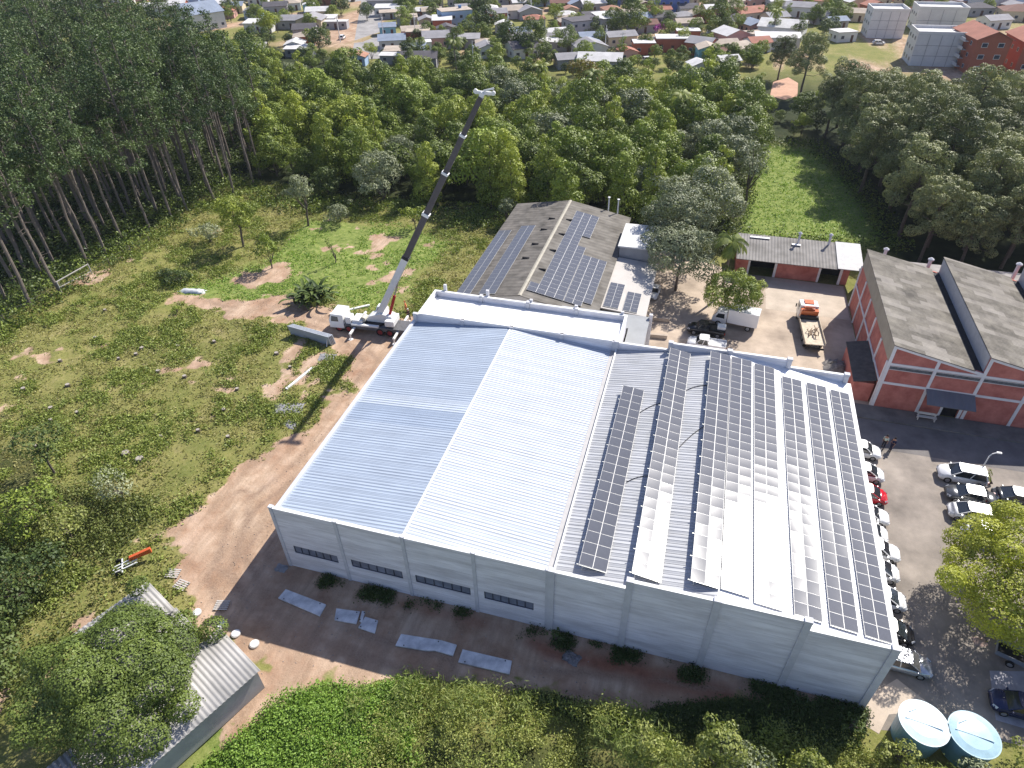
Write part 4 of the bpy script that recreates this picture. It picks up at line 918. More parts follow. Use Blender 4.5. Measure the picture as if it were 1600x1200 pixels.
one(529,(16.4,27.6,0),1.9,1.1,L_dark,'small scraggly bush against the right front corner of the warehouse',n=7,size=.2,dens=.4)
one(530,(28.6,27.6,0),2.6,2.2,L_weed,'leafy bush at the bottom right corner',n=10,size=.2)
one(531,(-5.6,29.2,0),1.3,.8,L_dark,'small dark shrub at the foot of the wall between the two warehouses',n=6,size=.17,name='shrub',cat='shrub')
one(532,(32.5,57.8,0),1.1,.9,L_weed,'small yellow-green shrub at the foot of the lamp post',n=6,size=.16,name='shrub',cat='shrub')
one(533,(-78,73,0),1.3,1.8,L_dark,'dark low shrub in shade left of the orange soil patch',n=8,size=.2,name='shrub',cat='shrub')
one(534,(-69.6,64.4,0),1.2,1.3,L_wood,'round green shrub in the field below the plastic sheet',n=7,size=.18,name='shrub',cat='shrub')
one(535,(-75.5,72.5,0),1.8,2.8,L_dark,'wide dark bramble patch near the pine stand',n=12,size=.22,name='shrub',cat='shrub')
one(536,(-79.5,86,0),3.0,3.0,L_grey,'grey-green thicket between the pine stand and the forked tree',n=12,size=.26,name='shrub',cat='shrub')
one(537,(-61.5,98.5,0),3.2,3.4,L_grey,'grey-green thicket below the wood edge',n=12,size=.26,name='shrub',cat='shrub')
for k,(a,b,h,fl) in enumerate(((1127,462,8.6,2.9),(1052,240,12,3.2),(715,130,11,3.4),(918,190,11,3),(845,170,10,3),(1205,62,9,3),(1075,215,9,2.8))):
    t=make_palm(600+k,h,fl=fl); t.location=G(a,b); 
    tag(t,['tall palm with yellow-green drooping fronds in the yard','palm rising above the wood beside the grey-leaved trees','wide palm at the far edge of the wood beside the crane tip','palm beside the yellow-brown tree','drooping palm at the edge of the town','palm in the town beside the red-brown roof','smaller palm at the wood edge near the grass clearing'][k],'palm tree')
# banana clump
def banana(p):
    rs=np.random.RandomState(77); root=empty('banana_plant',p,0,'big clump of dark glossy banana-like leaves in the clearing','plant')
    for k in range(90):
        a=rs.uniform(0,2*PI); b=rs.uniform(.15,2.6); c=np.array([math.cos(rs.uniform(0,6.28))*b,math.sin(rs.uniform(0,6.28))*b,.1])
        ln=rs.uniform(2.2,3.8); el=rs.uniform(.85,1.45); w=rs.uniform(.22,.34); V=[];F=[]
        d=np.array([math.cos(a),math.sin(a)]); x=0;z=0; sd=np.array([-d[1],d[0],0]); N=7
        for j in range(N+1):
            t=j/N; th=el-1.5*t*t; 
            if j: x+=math.cos(th)*ln/N; z+=math.sin(th)*ln/N
            ww=w*math.sin(PI*min(1,.08+.86*t))**.6; cc=c+np.array([d[0]*x,d[1]*x,z]); V+=[cc-sd*ww+[0,0,.06],cc,cc+sd*ww+[0,0,.06]]
            if j: q=3*(j-1); F+=[[q,q+1,q+4,q+3],[q+1,q+2,q+5,q+4]]
        o=mesh_np('leaf',V,F,L_dark,root,tone=np.full(len(V),rs.uniform(.1,1)))
    return root
banana((-52.6,72.2,0))
# ------------------------------------------------------------------ ground cover (stuff nobody could count)
L_mixd=leafmat('scrub_leaves',(.04,.065,.015),(.22,.25,.06),.15)
L_straw=leafmat('straw_weeds',(.11,.17,.035),(.42,.46,.15),.3)
def tufts(name,pts,size,lm,rs,blades=6,spread=.35,hh=.5,label=None,cat=None,upright=.5,mound=0,aspect=.55):
    P0=[];N=[];T=[]
    pts=np.array(pts); n=len(pts); k=blades
    if mound: pts[:,2]+=np.clip(fbm(pts[:,0],pts[:,1],3.6,123)+.25,0,1.5)*mound
    B=np.repeat(pts,k,0)+np.stack([rs.normal(0,spread,n*k),rs.normal(0,spread,n*k),np.abs(rs.normal(0,hh*.5,n*k))],1)
    sc=np.repeat(rs.uniform(.6,1.4,n),k)
    Nn=rs.normal(0,1,(n*k,3))*.6+np.array([0,0,upright])
    V=leaves(rs,B,Nn,size,aspect=aspect,jit=.35); 
    T=np.repeat(np.clip(np.repeat(rs.uniform(0,1,n),k)*.7+rs.rand(n*k)*.3,0,1),4)
    V=V.reshape(-1,3); o=mesh_np(name,V,np.arange(len(V)).reshape(-1,4),lm,tone=T)
    return tag(o,label,cat,kind='stuff')
def scatter(n,x0,x1,y0,y1,fn,seed):
    r=np.random.RandomState(seed); x=r.uniform(x0,x1,n); y=r.uniform(y0,y1,n); k=fn(x,y,r); x=x[k];y=y[k]
    z=ZG[np.clip(np.searchsorted(gx,x)-1,0,nx-2),np.clip(np.searchsorted(gy,y)-1,0,ny-2)]
    return np.stack([x,y,z],1)
def soil_at(x,y): return soil[np.clip(np.searchsorted(gx,x),0,nx-1),np.clip(np.searchsorted(gy,y),0,ny-1)]
def pat(x,y): return np.maximum(soil,patch)[np.clip(np.searchsorted(gx,x),0,nx-1),np.clip(np.searchsorted(gy,y),0,ny-1)]
rs=np.random.RandomState(1)
out_b=lambda x,y: ~((x>-31.2)&(x<18.4)&(y>29.4))
def f_field(x,y,r):
    cl=fbm(x,y,3.2,61)
    return (pat(x,y)<.42+.15*r.rand(len(x)))&(x<-31)&(x>-93)&(cl+r.uniform(-.7,1.0,len(x))>0)&(sdist(x,y,lush[0])<0)
L_fgreen=leafmat('field_green',(.085,.135,.022),(.34,.39,.09),.2)
tufts('field_grass',scatter(60000,-93,-31,18,112,f_field,2),.24,L_field,rs,blades=4,spread=.22,hh=.16,label='rough olive and straw-coloured grass covering the cleared field',cat='grass')
def f_field2(x,y,r): return (pat(x,y)<.5)&(x<-31)&(x>-93)&(fbm(x,y,4.5,162)+fbm(x,y,1.2,171)*.7>.12+.4*r.rand(len(x)))&(sdist(x,y,lush[0])<-1)
tufts('field_weeds',scatter(90000,-93,-31,18,112,f_field2,22),.26,L_fgreen,rs,blades=7,spread=.28,hh=.42,label='patches of taller green weeds scattered over the cleared field',cat='weeds')
def f_lush(x,y,r): return ((sdist(x,y,lush[0])>-1)&(pat(x,y)<.5)&(fbm(x,y,4,66)+r.uniform(-.3,.8,len(x))>0))|((x>8)&(sdist(x,y,clear_poly)>0)&(r.rand(len(x))<.6))
tufts('clearing_grass',scatter(52000,-80,32,66,160,f_lush,4),.27,L_lush,rs,blades=5,spread=.25,hh=.2,label='bright lush creeping weeds in the clearing around the banana clump',cat='grass')
low_poly=[(-31,4),(40,4),(40,27.4),(18.5,27.6),(12,26.6),(4,24.8),(-3,23.9),(-10,23.4),(-16,22.6),(-17.6,21.6),(-19.5,20.8),(-21.5,20.6),(-24.5,18.6),(-26,15),(-28.5,11)]
def f_low(x,y,r): return (sdist(x,y,low_poly)>-.3)&~((x>17)&(y>26.5))
def gapn(x,y): return fbm(x,y,2.6,201)+fbm(x,y,.9,207)*.5
tufts('undergrowth',scatter(30000,-31,34,6,28,lambda x,y,r: f_low(x,y,r)&(gapn(x,y)>-.35)&(x+fbm(x,y,4,210)*4>-17),6),.16,L_weed,rs,blades=14,spread=.28,hh=.6,mound=1.7,label='dense bright weeds filling the bottom of the photo',cat='weeds',upright=.4)
tufts('creeping_vine',scatter(16000,-31,-8,6,24,lambda x,y,r: f_low(x,y,r)&(x+fbm(x,y,4,210)*4<=-15),36),.19,L_lush,rs,blades=13,spread=.3,hh=.35,mound=.7,label='lush bright green creeper carpet beside the dirt at the bottom left',cat='creeper',upright=.8)
def f_cl(x,y,r): return f_low(x,y,r)&(gapn(x+30,y)>.35)&(x>-14)
tufts('bramble',scatter(9000,-14,34,6,26,f_cl,46),.2,L_fgreen,rs,blades=16,spread=.35,hh=1.3,mound=1.2,label='darker green bramble mounds among the weeds at the bottom',cat='bramble',upright=.4)
def f_low2(x,y,r): return (sdist(x,y,low_poly)>0)&(fbm(x,y,3,88)>.15)&(x>-16)
tufts('tall_weeds',scatter(6500,-19,34,14,27,lambda x,y,r: (sdist(x,y,low_poly)>-.2)&(fbm(x,y,2.2,88)+1.1*np.exp(-((sdist(x,y,low_poly)-1.2)/1.3)**2)*(x<0)-.55+r.uniform(-.2,.2,len(x))>.15)&~((x>17)&(y>26)),8),.5,L_straw,rs,blades=15,spread=.4,hh=1.3,mound=1.6,aspect=.12,upright=-.1,label='tall pale seedy grass plumes along the dirt track',cat='weeds')
def f_dk(x,y,r): return (sdist(x,y,[(3,25.3),(9,27.6),(17.5,29.6),(16.5,26.8),(10,26.2),(4,24.6)])>-.4)|((np.abs(y-29.2)<.55)&(x>-27)&(x<17)&(fbm(x,y,1.7,71)+.4*fbm(x,y,.8,75)>.22)&(np.abs(y-29.3+.3*fbm(x,y,2,79))<.6))|((sdist(x,y,[(-8,24.2),(4,25),(12,26.8),(12,25.5),(0,23)])>0)&(r.rand(len(x))<.8))
tufts('shade_weeds',scatter(42000,-28,18,23,30,f_dk,10),.17,L_dark,rs,blades=8,spread=.25,hh=.4,label='dark green weeds along the foot of the front walls',cat='weeds')
def f_left(x,y,r): return (x<-44)&(fbm(x,y,5,93)+r.uniform(-.3,.5,len(x))>-.05)&(y<34-((x+44)*-.12))
tufts('thicket',scatter(14000,-75,-42,4,36,f_left,12),.26,L_mixd,rs,blades=11,spread=.45,hh=1.1,label='dark scrubby thicket in the lower left corner',cat='thicket')
def f_edge(x,y,r): return ((x>-97)&(x<-86+0*y)&(y<112)&(x<-88.5+ (y>95)*3))|((y>101.5+2*np.sin(x/5))&(y<108)&(x<-28)&(x>-90))|((sdist(x,y,clear_poly)<1.5)&(sdist(x,y,clear_poly)>-2.5)&(x>5)&(y<165))
tufts('bushy_border',scatter(26000,-97,35,48,165,f_edge,14),.42,L_wood,rs,blades=8,spread=.5,hh=1.5,label='shrubby border of mixed green bushes along the edge of the wood',cat='bushes')
def f_floor(x,y,r): return (x<-94)&(sdist(x,y,wood_poly)>-30)
tufts('forest_floor_ferns',scatter(9000,-150,-92,45,150,f_floor,15),.5,L_dark,rs,blades=7,spread=.7,hh=1.2,label='dark ferny undergrowth beneath the pines',cat='undergrowth')
def f_peb(x,y,r): return (soil_at(x,y)>.6)&out_b(x,y)&(x<19)&(fbm(x,y,5,52)+r.uniform(-.3,.3,len(x))>.15)
pp=scatter(9000,-68,18,15,75,f_peb,16)
V=[];
mb=MB()
for i,p in enumerate(pp[:2600]):
    s=float(rs.uniform(.03,.11)); mb.add([(p[0]+s,p[1],p[2]-.02),(p[0]-s*.6,p[1]+s*.9,p[2]-.02),(p[0]-s*.7,p[1]-s*.8,p[2]-.02),(p[0],p[1],p[2]+s*.9)],[(0,1,3),(1,2,3),(2,0,3)])
tag(mb.build('rubble',mat('stone_bits',(.38,.33,.29),.9,var=.4,scale=2)),'loose stones and rubble bits strewn over the dirt track','rubble',kind='stuff')
# ------------------------------------------------------------------ vehicles
def paint(name,c,rough=.22,metal=0): return mat('paint_'+name,c,rough,metal=metal,var=.03,scale=1,spec=.6)
PW=paint('white',(.78,.78,.77)); PS=paint('silver',(.50,.51,.53),.25,.6); PG=paint('graphite',(.12,.125,.13),.25,.5); PB=paint('black',(.012,.012,.014)); PR=paint('red',(.55,.015,.03)); PN=paint('navy',(.012,.02,.07)); PO=paint('orange',(.62,.15,.04))
M_tyre=mat('tyre',(.02,.02,.02),.85,var=.1); M_rim=mat('rim',(.45,.45,.46),.3,metal=.7,var=0); M_cg=mat('car_glass',(.02,.025,.03),.06,var=0,spec=.8)
M_lamp=mat('headlight_glass',(.65,.66,.68),.1,var=0,spec=.8); M_tail=mat('tail_light_glass',(.4,.01,.01),.2,var=0); M_plast=mat('black_plastic',(.03,.03,.032),.6,var=0)
def wheel(root,x,y,r,w,rimmat=None):
    mb=MB(); mb.tube((x,y-w/2,r),(x,y+w/2,r),r,n=16); wv=mb.build('wheel',M_tyre,root)
    s=1 if y>0 else -1
    rb=MB(); rb.tube((x,y+s*w/2,r),(x,y+s*(w/2+.012),r),r*.62,r*.55,12); rb.build('rim',rimmat or M_rim,wv)
def loft(secs,smooth=True):
    """secs: list of (x, [(y,z)...]) closed loops"""
    mb=MB(); n=len(secs[0][1]); vs=[(x,y,z) for x,l in secs for y,z in l]; fs=[]
    for k in range(len(secs)-1):
        for i in range(n): fs.append((k*n+i,k*n+(i+1)%n,(k+1)*n+(i+1)%n,(k+1)*n+i))
    fs.append(tuple(range(n-1,-1,-1))); fs.append(tuple((len(secs)-1)*n+i for i in range(n))); mb.add(vs,fs); return mb
def car(p,rz_,pm,label,L=4.1,W=1.72,H=1.5,hood=.92,cab=(-.46,-.30,.14,.36),belt=.9,trunk=None,bed=False,group=None,rails=False,roofm=None,name='parked_car',cat='car'):
    """nose towards +x. cab: fractions of length (from centre) for rear glass base, rear roof, front roof, windscreen base"""
    root=empty(name,p,rz_,label,cat,group); h=W/2; trunk=trunk or belt
    def sec(x,w,zt,zb=.28,r=.12):
        return (x,[(-w,zb+.05),(-w-.0,zb+.3),(-w+.01,zt-r),(-w+r,zt),(w-r,zt),(w-.01,zt-r),(w,zb+.3),(w,zb+.05),(w-.12,zb-.03),(-w+.12,zb-.03)])
    l2=L/2; xw=cab[3]*L; xr=cab[0]*L
    st=[(-l2,h*.80,trunk*.86,.42),(-l2+.1,h*.93,trunk*.97,.30),(-l2+.45,h,trunk,.27),(xr+.1,h,belt,.25),(0,h,belt,.25),(xw,h,belt*1.0,.25),(xw+.25,h*.99,hood,.26),(l2-.5,h*.96,hood*.93,.27),(l2-.15,h*.88,hood*.80,.30),(l2,h*.70,hood*.66,.40)]
    if bed: st[2]=(-l2+.45,h,belt,.27)
    body=loft([sec(*s) for s in st]).build('body',pm,root,smooth=True)
    body.data.polygons.foreach_set('use_smooth',[True]*len(body.data.polygons))
    # greenhouse
    hg=h*.93; ht=h*.76; a,b,c,d=[f*L for f in cab]
    v=[(a,-hg,belt-.02),(d,-hg,belt-.02),(d,hg,belt-.02),(a,hg,belt-.02),(b,-ht,H-.05),(c,-ht,H-.05),(c,ht,H-.05),(b,ht,H-.05)]
    q=MB(); q.add(v,[(3,2,1,0),(4,5,6,7),(0,1,5,4),(1,2,6,5),(2,3,7,6),(3,0,4,7)]); q.build('windows',M_cg,root)
    r=MB(); e=.03
    r.prism([(b-.10,-ht-e),(c+.04,-ht-e+.02),(c+.16,-ht*.72),(c+.18,0),(c+.16,ht*.72),(c+.04,ht+e-.02),(b-.10,ht+e),(b-.16,0)],'z',H-.055,H)
    r.build('roof',roofm or pm,root,bevel=.015)
    pl=MB()
    for s in (-1,1):
        pl.bar((a+.02,s*(hg+.005),belt-.03),(b,s*(ht+.01),H-.04),.13,.05,up=(0,1,0)); pl.bar((d-.02,s*(hg+.0),belt-.03),(c,s*(ht+.0),H-.04),.07,.05,up=(0,1,0))
        m=(a+d)/2-.05; mt=(b+c)/2-.05; pl.bar((m,s*(hg+.012),belt-.02),(mt,s*(ht+.012),H-.04),.08,.03,up=(0,1,0))
    pl.build('pillar_frame',pm,root)
    for s in (-1,1):
        m=MB(); m.box(d-.32,d-.2,s*(h+.08)-.08,s*(h+.08)+.08,belt-.03,belt+.11); m.build('wing_mirror',pm,root,bevel=.02)
        m=MB(); m.add([(l2-.30,s*h*.90,hood*.70),(l2-.06,s*h*.66,hood*.66),(l2-.09,s*h*.60,hood*.80),(l2-.36,s*h*.84,hood*.85),(l2-.25,s*(h*.9+.03),hood*.70),(l2-.0,s*h*.68,hood*.64),(l2-.06,s*h*.6,hood*.82),(l2-.34,s*h*.88,hood*.88)],[(0,1,2,3),(4,5,6,7),(0,1,5,4),(1,2,6,5),(2,3,7,6),(3,0,4,7)]); m.build('headlight',M_lamp,root)
        m=MB(); m.box(-l2+.0,-l2+.14,s*h*.82-.09,s*h*.82+.09,trunk*.68,trunk*.90); m.build('tail_light',M_tail,root)
    wr=.31 if H<1.6 else .36
    for x in (l2*.62,-l2*.62):
        for s in (-1,1):
            wheel(root,x,s*(h-.09),wr,.2)
    g=MB(); g.box(l2-.06,l2+.012,-h*.5,h*.5,.42,.56); g.build('grille',M_plast,root)
    if rails:
        for s in (-1,1):
            m=MB(); m.tube((b,s*(ht-.08),H+.06),(c,s*(ht-.08),H+.06),.025,n=6); m.tube((b,s*(ht-.08),H-.01),(b,s*(ht-.08),H+.06),.025,n=6); m.tube((c,s*(ht-.08),H-.01),(c,s*(ht-.08),H+.06),.025,n=6); m.build('roof_rail',M_plast,root)
    if bed:
        m=MB(); m.box(-l2+.12,a-.05,-h+.14,h-.14,belt+.0,belt+.012); m.build('load_bed',bed,root)
        m=MB(); m.box(-l2+.05,a-.02,-h+.03,-h+.13,belt-.02,belt+.12); m.build('bed_side',pm,root)
        m=MB(); m.box(-l2+.05,a-.02,h-.13,h-.03,belt-.02,belt+.12); m.build('bed_side',pm,root)
        m=MB(); m.box(-l2+.02,-l2+.12,-h+.05,h-.05,belt-.1,belt+.12); m.build('tailgate',pm,root)
    return root
GP='cars parked nose-out under the warehouse eave'
hatch=dict(L=3.9,W=1.7,H=1.48,hood=.93,cab=(-.46,-.34,.08,.33),belt=.92)
sedan=dict(L=4.4,W=1.74,H=1.44,hood=.90,cab=(-.36,-.20,.10,.29),belt=.88,trunk=.92)
suv=dict(L=4.35,W=1.82,H=1.68,hood=1.05,cab=(-.47,-.40,.08,.29),belt=1.05)
row=[((1377,706),PW,dict(sedan,L=4.2),'white pickup-like car, farthest in the row under the warehouse eave'),
 ((1382,742),PW,hatch,'white hatchback second from the far end under the eave, above the red car'),
 ((1387,776),PR,hatch,'red hatchback under the warehouse eave'),
 ((1390,808),PW,sedan,'white car just below the red one under the eave'),
 ((1388,835),PW,hatch,'white car whose bonnet only peeks out between two others below the red car'),
 ((1407,864),PW,sedan,'white sedan jutting out farthest in the middle of the eave row'),
 ((1406,896),PW,hatch,'white hatchback below the jutting sedan in the eave row'),
 ((1417,940),PW,hatch,'white compact car just above the black one in the eave row'),
 ((1429,992),PB,hatch,'black hatchback under the warehouse eave in tree shade'),
 ((1457,1042),PS,sedan,'silver sedan at the near corner of the warehouse, mostly in tree shade')]
for (px,py),pm,kw,lab in row:
    g=G(px,py,.7); L=kw['L']; car((g.x-L/2,g.y,0),math.radians(-3),pm,lab,group=None,**kw)
for (px,py),pm,kw,lab in (((1466,735),PW,dict(suv,rails=True),'white sport utility car with roof rails in the group by the lamp post'),
   ((1478,766),PG,sedan,'grey-silver sedan parked between two white cars right of the car park'),
   ((1482,794),PW,hatch,'white hatchback parked below the grey sedan, nose to the left'),
   ((1500,822),PW,hatch,'white car half hidden by the big green tree'),
   ((1552,770),PG,hatch,'dark grey car behind the grey sedan near the right border')):
    g=G(px,py,.7); L=kw['L']; car((g.x+L/2,g.y,0),PI+math.radians(-2),pm,lab,**kw)
car(G(1592,1104,.5).xy.to_3d()+Vector((.3,0,0)),PI+math.radians(-3),PN,'dark blue car on the pale slab at the right border',**sedan)
car((G(1022,455,.6).x,G(1022,455,.6).y,0),math.radians(-94),PW,'small round white beetle-shaped car beside the lean-to in tree shade',L=3.9,W=1.55,H=1.48,hood=.86,cab=(-.30,-.12,.10,.20),belt=.86,trunk=.72)
pk=dict(L=4.9,W=1.8,H=1.68,hood=1.05,cab=(-.06,-.02,.17,.28),belt=1.02)
g=G(1104,536,.8); car((g.x,g.y,0),PI+math.radians(-2),PW,'white pickup truck behind the back parapet of the warehouse',bed=mat('bed_cover',(.55,.55,.54),.7,var=.1),name='pickup_truck',cat='pickup',**pk)
g=G(1104,513,.8); car((g.x,g.y,0),PI+math.radians(-2),PB,'black pickup truck loaded with white boxes beside the white pickup',bed=M_plast,name='pickup_truck',cat='pickup',**pk)
bx=empty('crate',(g.x+1.9,g.y+.2,1.03),0,'pale box lying in the load bed of the black pickup','box'); 
mb=MB(); mb.box(-.55,.5,-.5,.45,.0,.35); mb.build('box_body',PW,bx,bevel=.03); mb=MB(); mb.box(-.57,.52,-.52,.47,.352,.4); mb.build('lid',M_trim,bx)
# box truck
def box_truck(p,r):
    t=empty('box_truck',p,r,'white light box truck parked beneath the leafy tree in the yard','truck')
    mb=MB(); mb.box(-3.0,.9,-1.0,1.0,.75,2.75); mb.build('cargo_box',PW,t,bevel=.03)
    mb=MB(); mb.prism([(1.0,.45),(2.85,.45),(2.9,1.1),(2.35,1.95),(2.1,2.1),(1.0,2.15)],'y',-.9,.9); mb.build('cab',PW,t,bevel=.06)
    mb=MB(); mb.prism([(2.83,1.2),(2.4,1.9),(2.43,1.92),(2.87,1.22)],'y',-.78,.78); mb.build('windscreen',M_cg,t)
    for s in (-1,1):
        mb=MB(); mb.prism([(1.3,1.2),(2.45,1.2),(2.2,1.85),(1.35,1.9)],'y',s*.905-.01,s*.905+.01); mb.build('side_window',M_cg,t)
        for x in (2.0,-1.9): wheel(t,x,s*.82,.36,.25)
        mb=MB(); mb.box(2.86,2.93,s*.65-.12,s*.65+.12,.7,.88); mb.build('headlight',M_lamp,t)
        mb=MB(); mb.box(2.3,2.38,s*1.08-.06,s*1.08+.06,1.3,1.6); mb.build('wing_mirror',M_plast,t)
    mb=MB(); mb.box(-2.9,2.7,-.45,.45,.45,.72); mb.build('chassis',M_plast,t)
    return t
g=G(1148,500,.8); box_truck((g.x,g.y,0),PI+math.radians(-9))
def flat_truck(p,r):
    t=empty('flatbed_truck',p,r,'flatbed truck with white cab and orange loader crane in the sunny yard','truck')
    mb=MB(); mb.prism([(2.6,.6),(4.5,.6),(4.55,1.4),(4.35,2.5),(2.6,2.6)],'y',-1.15,1.15); mb.build('cab',PW,t,bevel=.08)
    mb=MB(); mb.box(3.1,4.1,-.6,.6,2.59,2.68); mb.build('sun_roof',PO,t,bevel=.02)
    mb=MB(); mb.prism([(4.55,1.5),(4.38,2.35),(4.42,2.36),(4.59,1.5)],'y',-1,1); mb.build('windscreen',M_cg,t)
    for s in (-1,1):
        mb=MB(); mb.prism([(3.2,1.5),(4.35,1.5),(4.2,2.25),(3.25,2.3)],'y',s*1.155-.01,s*1.155+.01); mb.build('side_window',M_cg,t)
        mb=MB(); mb.box(4.0,4.1,s*1.4-.07,s*1.4+.07,1.5,2.0); mb.build('wing_mirror',M_plast,t)
        for x in (3.5,-2.1,-3.3): wheel(t,x,s*.98,.5,.3)
    oc=MB(); oc.box(1.75,2.5,-1.1,1.1,1.05,2.3); o=oc.build('loader_crane',PO,t,bevel=.05)
    m=MB(); m.bar((2.1,-.6,2.35),(2.1,.8,2.6),.3,.25); m.bar((2.1,.8,2.62),(2.0,-.4,2.75),.2,.18); m.build('loader_arm',mat('worn_orange',(.4,.1,.04),.5,var=.3),o)
    bd=mat('bed_planks',(.55,.47,.36),.85,var=.25,scale=2)
    mb=MB(); mb.box(-4.6,1.65,-1.2,1.2,1.05,1.2); mb.build('load_bed',bd,t)
    for s in (-1,1):
        mb=MB(); mb.box(-4.6,1.65,s*1.23-.03,s*1.23+.03,1.1,1.5); mb.build('bed_side',bd,t)
    mb=MB(); mb.box(1.3,1.66,-1.15,1.15,1.202,1.7); mb.build('headboard',M_plast,t)
    mb=MB(); mb.box(-4.8,4.0,-.5,.5,.65,1.0); mb.build('chassis',M_plast,t)
    mb=MB(); mb.box(-4.9,-4.75,-1.15,1.15,.6,.8); mb.build('rear_bumper',M_plast,t)
    return t
g=G(1266,508,1.2); ft=flat_truck((g.x,g.y,0),math.radians(94))
lg=empty('log_pile',(g.x+.25,g.y-2.0,1.2),math.radians(94),'bundle of bent branches and rods lying on the flatbed truck','branches')
for i in range(7):
    mb=MB(); a=Vector((R.uniform(-1.2,-.6),R.uniform(-.7,.7),.12+.05*i)); b=Vector((R.uniform(.5,1.3),R.uniform(-.8,.8),.14+.06*i)); limb(mb,a,b,.07,.05,R,.3,4,6); mb.build('branch',mat('dead_wood',(.30,.22,.15),.9,var=.3,scale=3),lg)
# small trailer by the big tree
tr=empty('utility_trailer',(G(1577,1028).x,G(1577,1028).y,0),math.radians(-20),'small open utility trailer in the shade of the big tree','trailer')
mb=MB(); mb.box(-1.1,1.1,-.7,.7,.5,.55); mb.build('floor',M_plast,tr)
for a in ((-1.1,1.1,-.72,-.68),(-1.1,1.1,.68,.72),(-1.12,-1.08,-.7,.7),(1.08,1.12,-.7,.7)):
    mb=MB(); mb.box(*a,.5,.95); mb.build('side_panel',mat('trailer_grey',(.2,.22,.25),.5,var=.1),tr)
mb=MB(); mb.bar((1.1,-.5,.5),(2.3,0,.5),.08,.08); mb.build('drawbar',M_trim,tr)
for s in (-1,1): wheel(tr,0,s*.85,.3,.18)
# blue water tanks
def tank(p,lid,label,lev=.0):
    t=empty('water_tank',p,0,label,'water tank')
    mb=MB(); mb.tube((0,0,0),(0,0,2.3),1.42,1.58,40); mb.build('tank_wall',mat('blue_fibreglass',(.20,.38,.48),.35,var=.1,scale=1,spec=.5),t)
    mb=MB(); mb.tube((0,0,2.303),(0,0,2.36),1.64,1.64,40); mb.build('rim',lid,t)
    mb=MB(); mb.tube((0,0,2.363),(0,0,2.46),1.56,1.1,40); mb.tube((0,0,2.463),(0,0,2.50),1.1,.2,40); l_=mb.build('lid',lid,t)
    mb=MB(); mb.bar((-.9,.5,2.5),(-.3,.9,2.5),.05,.05); mb.bar((-1.2,0,2.47),(1.1,-.3,2.53),.05,.05); mb.build('rib',lid,l_)
    return t
tank((20.85,28.55,0),mat('white_blue_lid',(.55,.68,.72),.4,var=.15,scale=.7),'left of two round water tanks, its lid whitish blue')
tank((24.0,28.6,0),mat('blue_lid',(.36,.52,.58),.25,var=.2,scale=.7),'right of two round water tanks, its lid sky blue and stained')
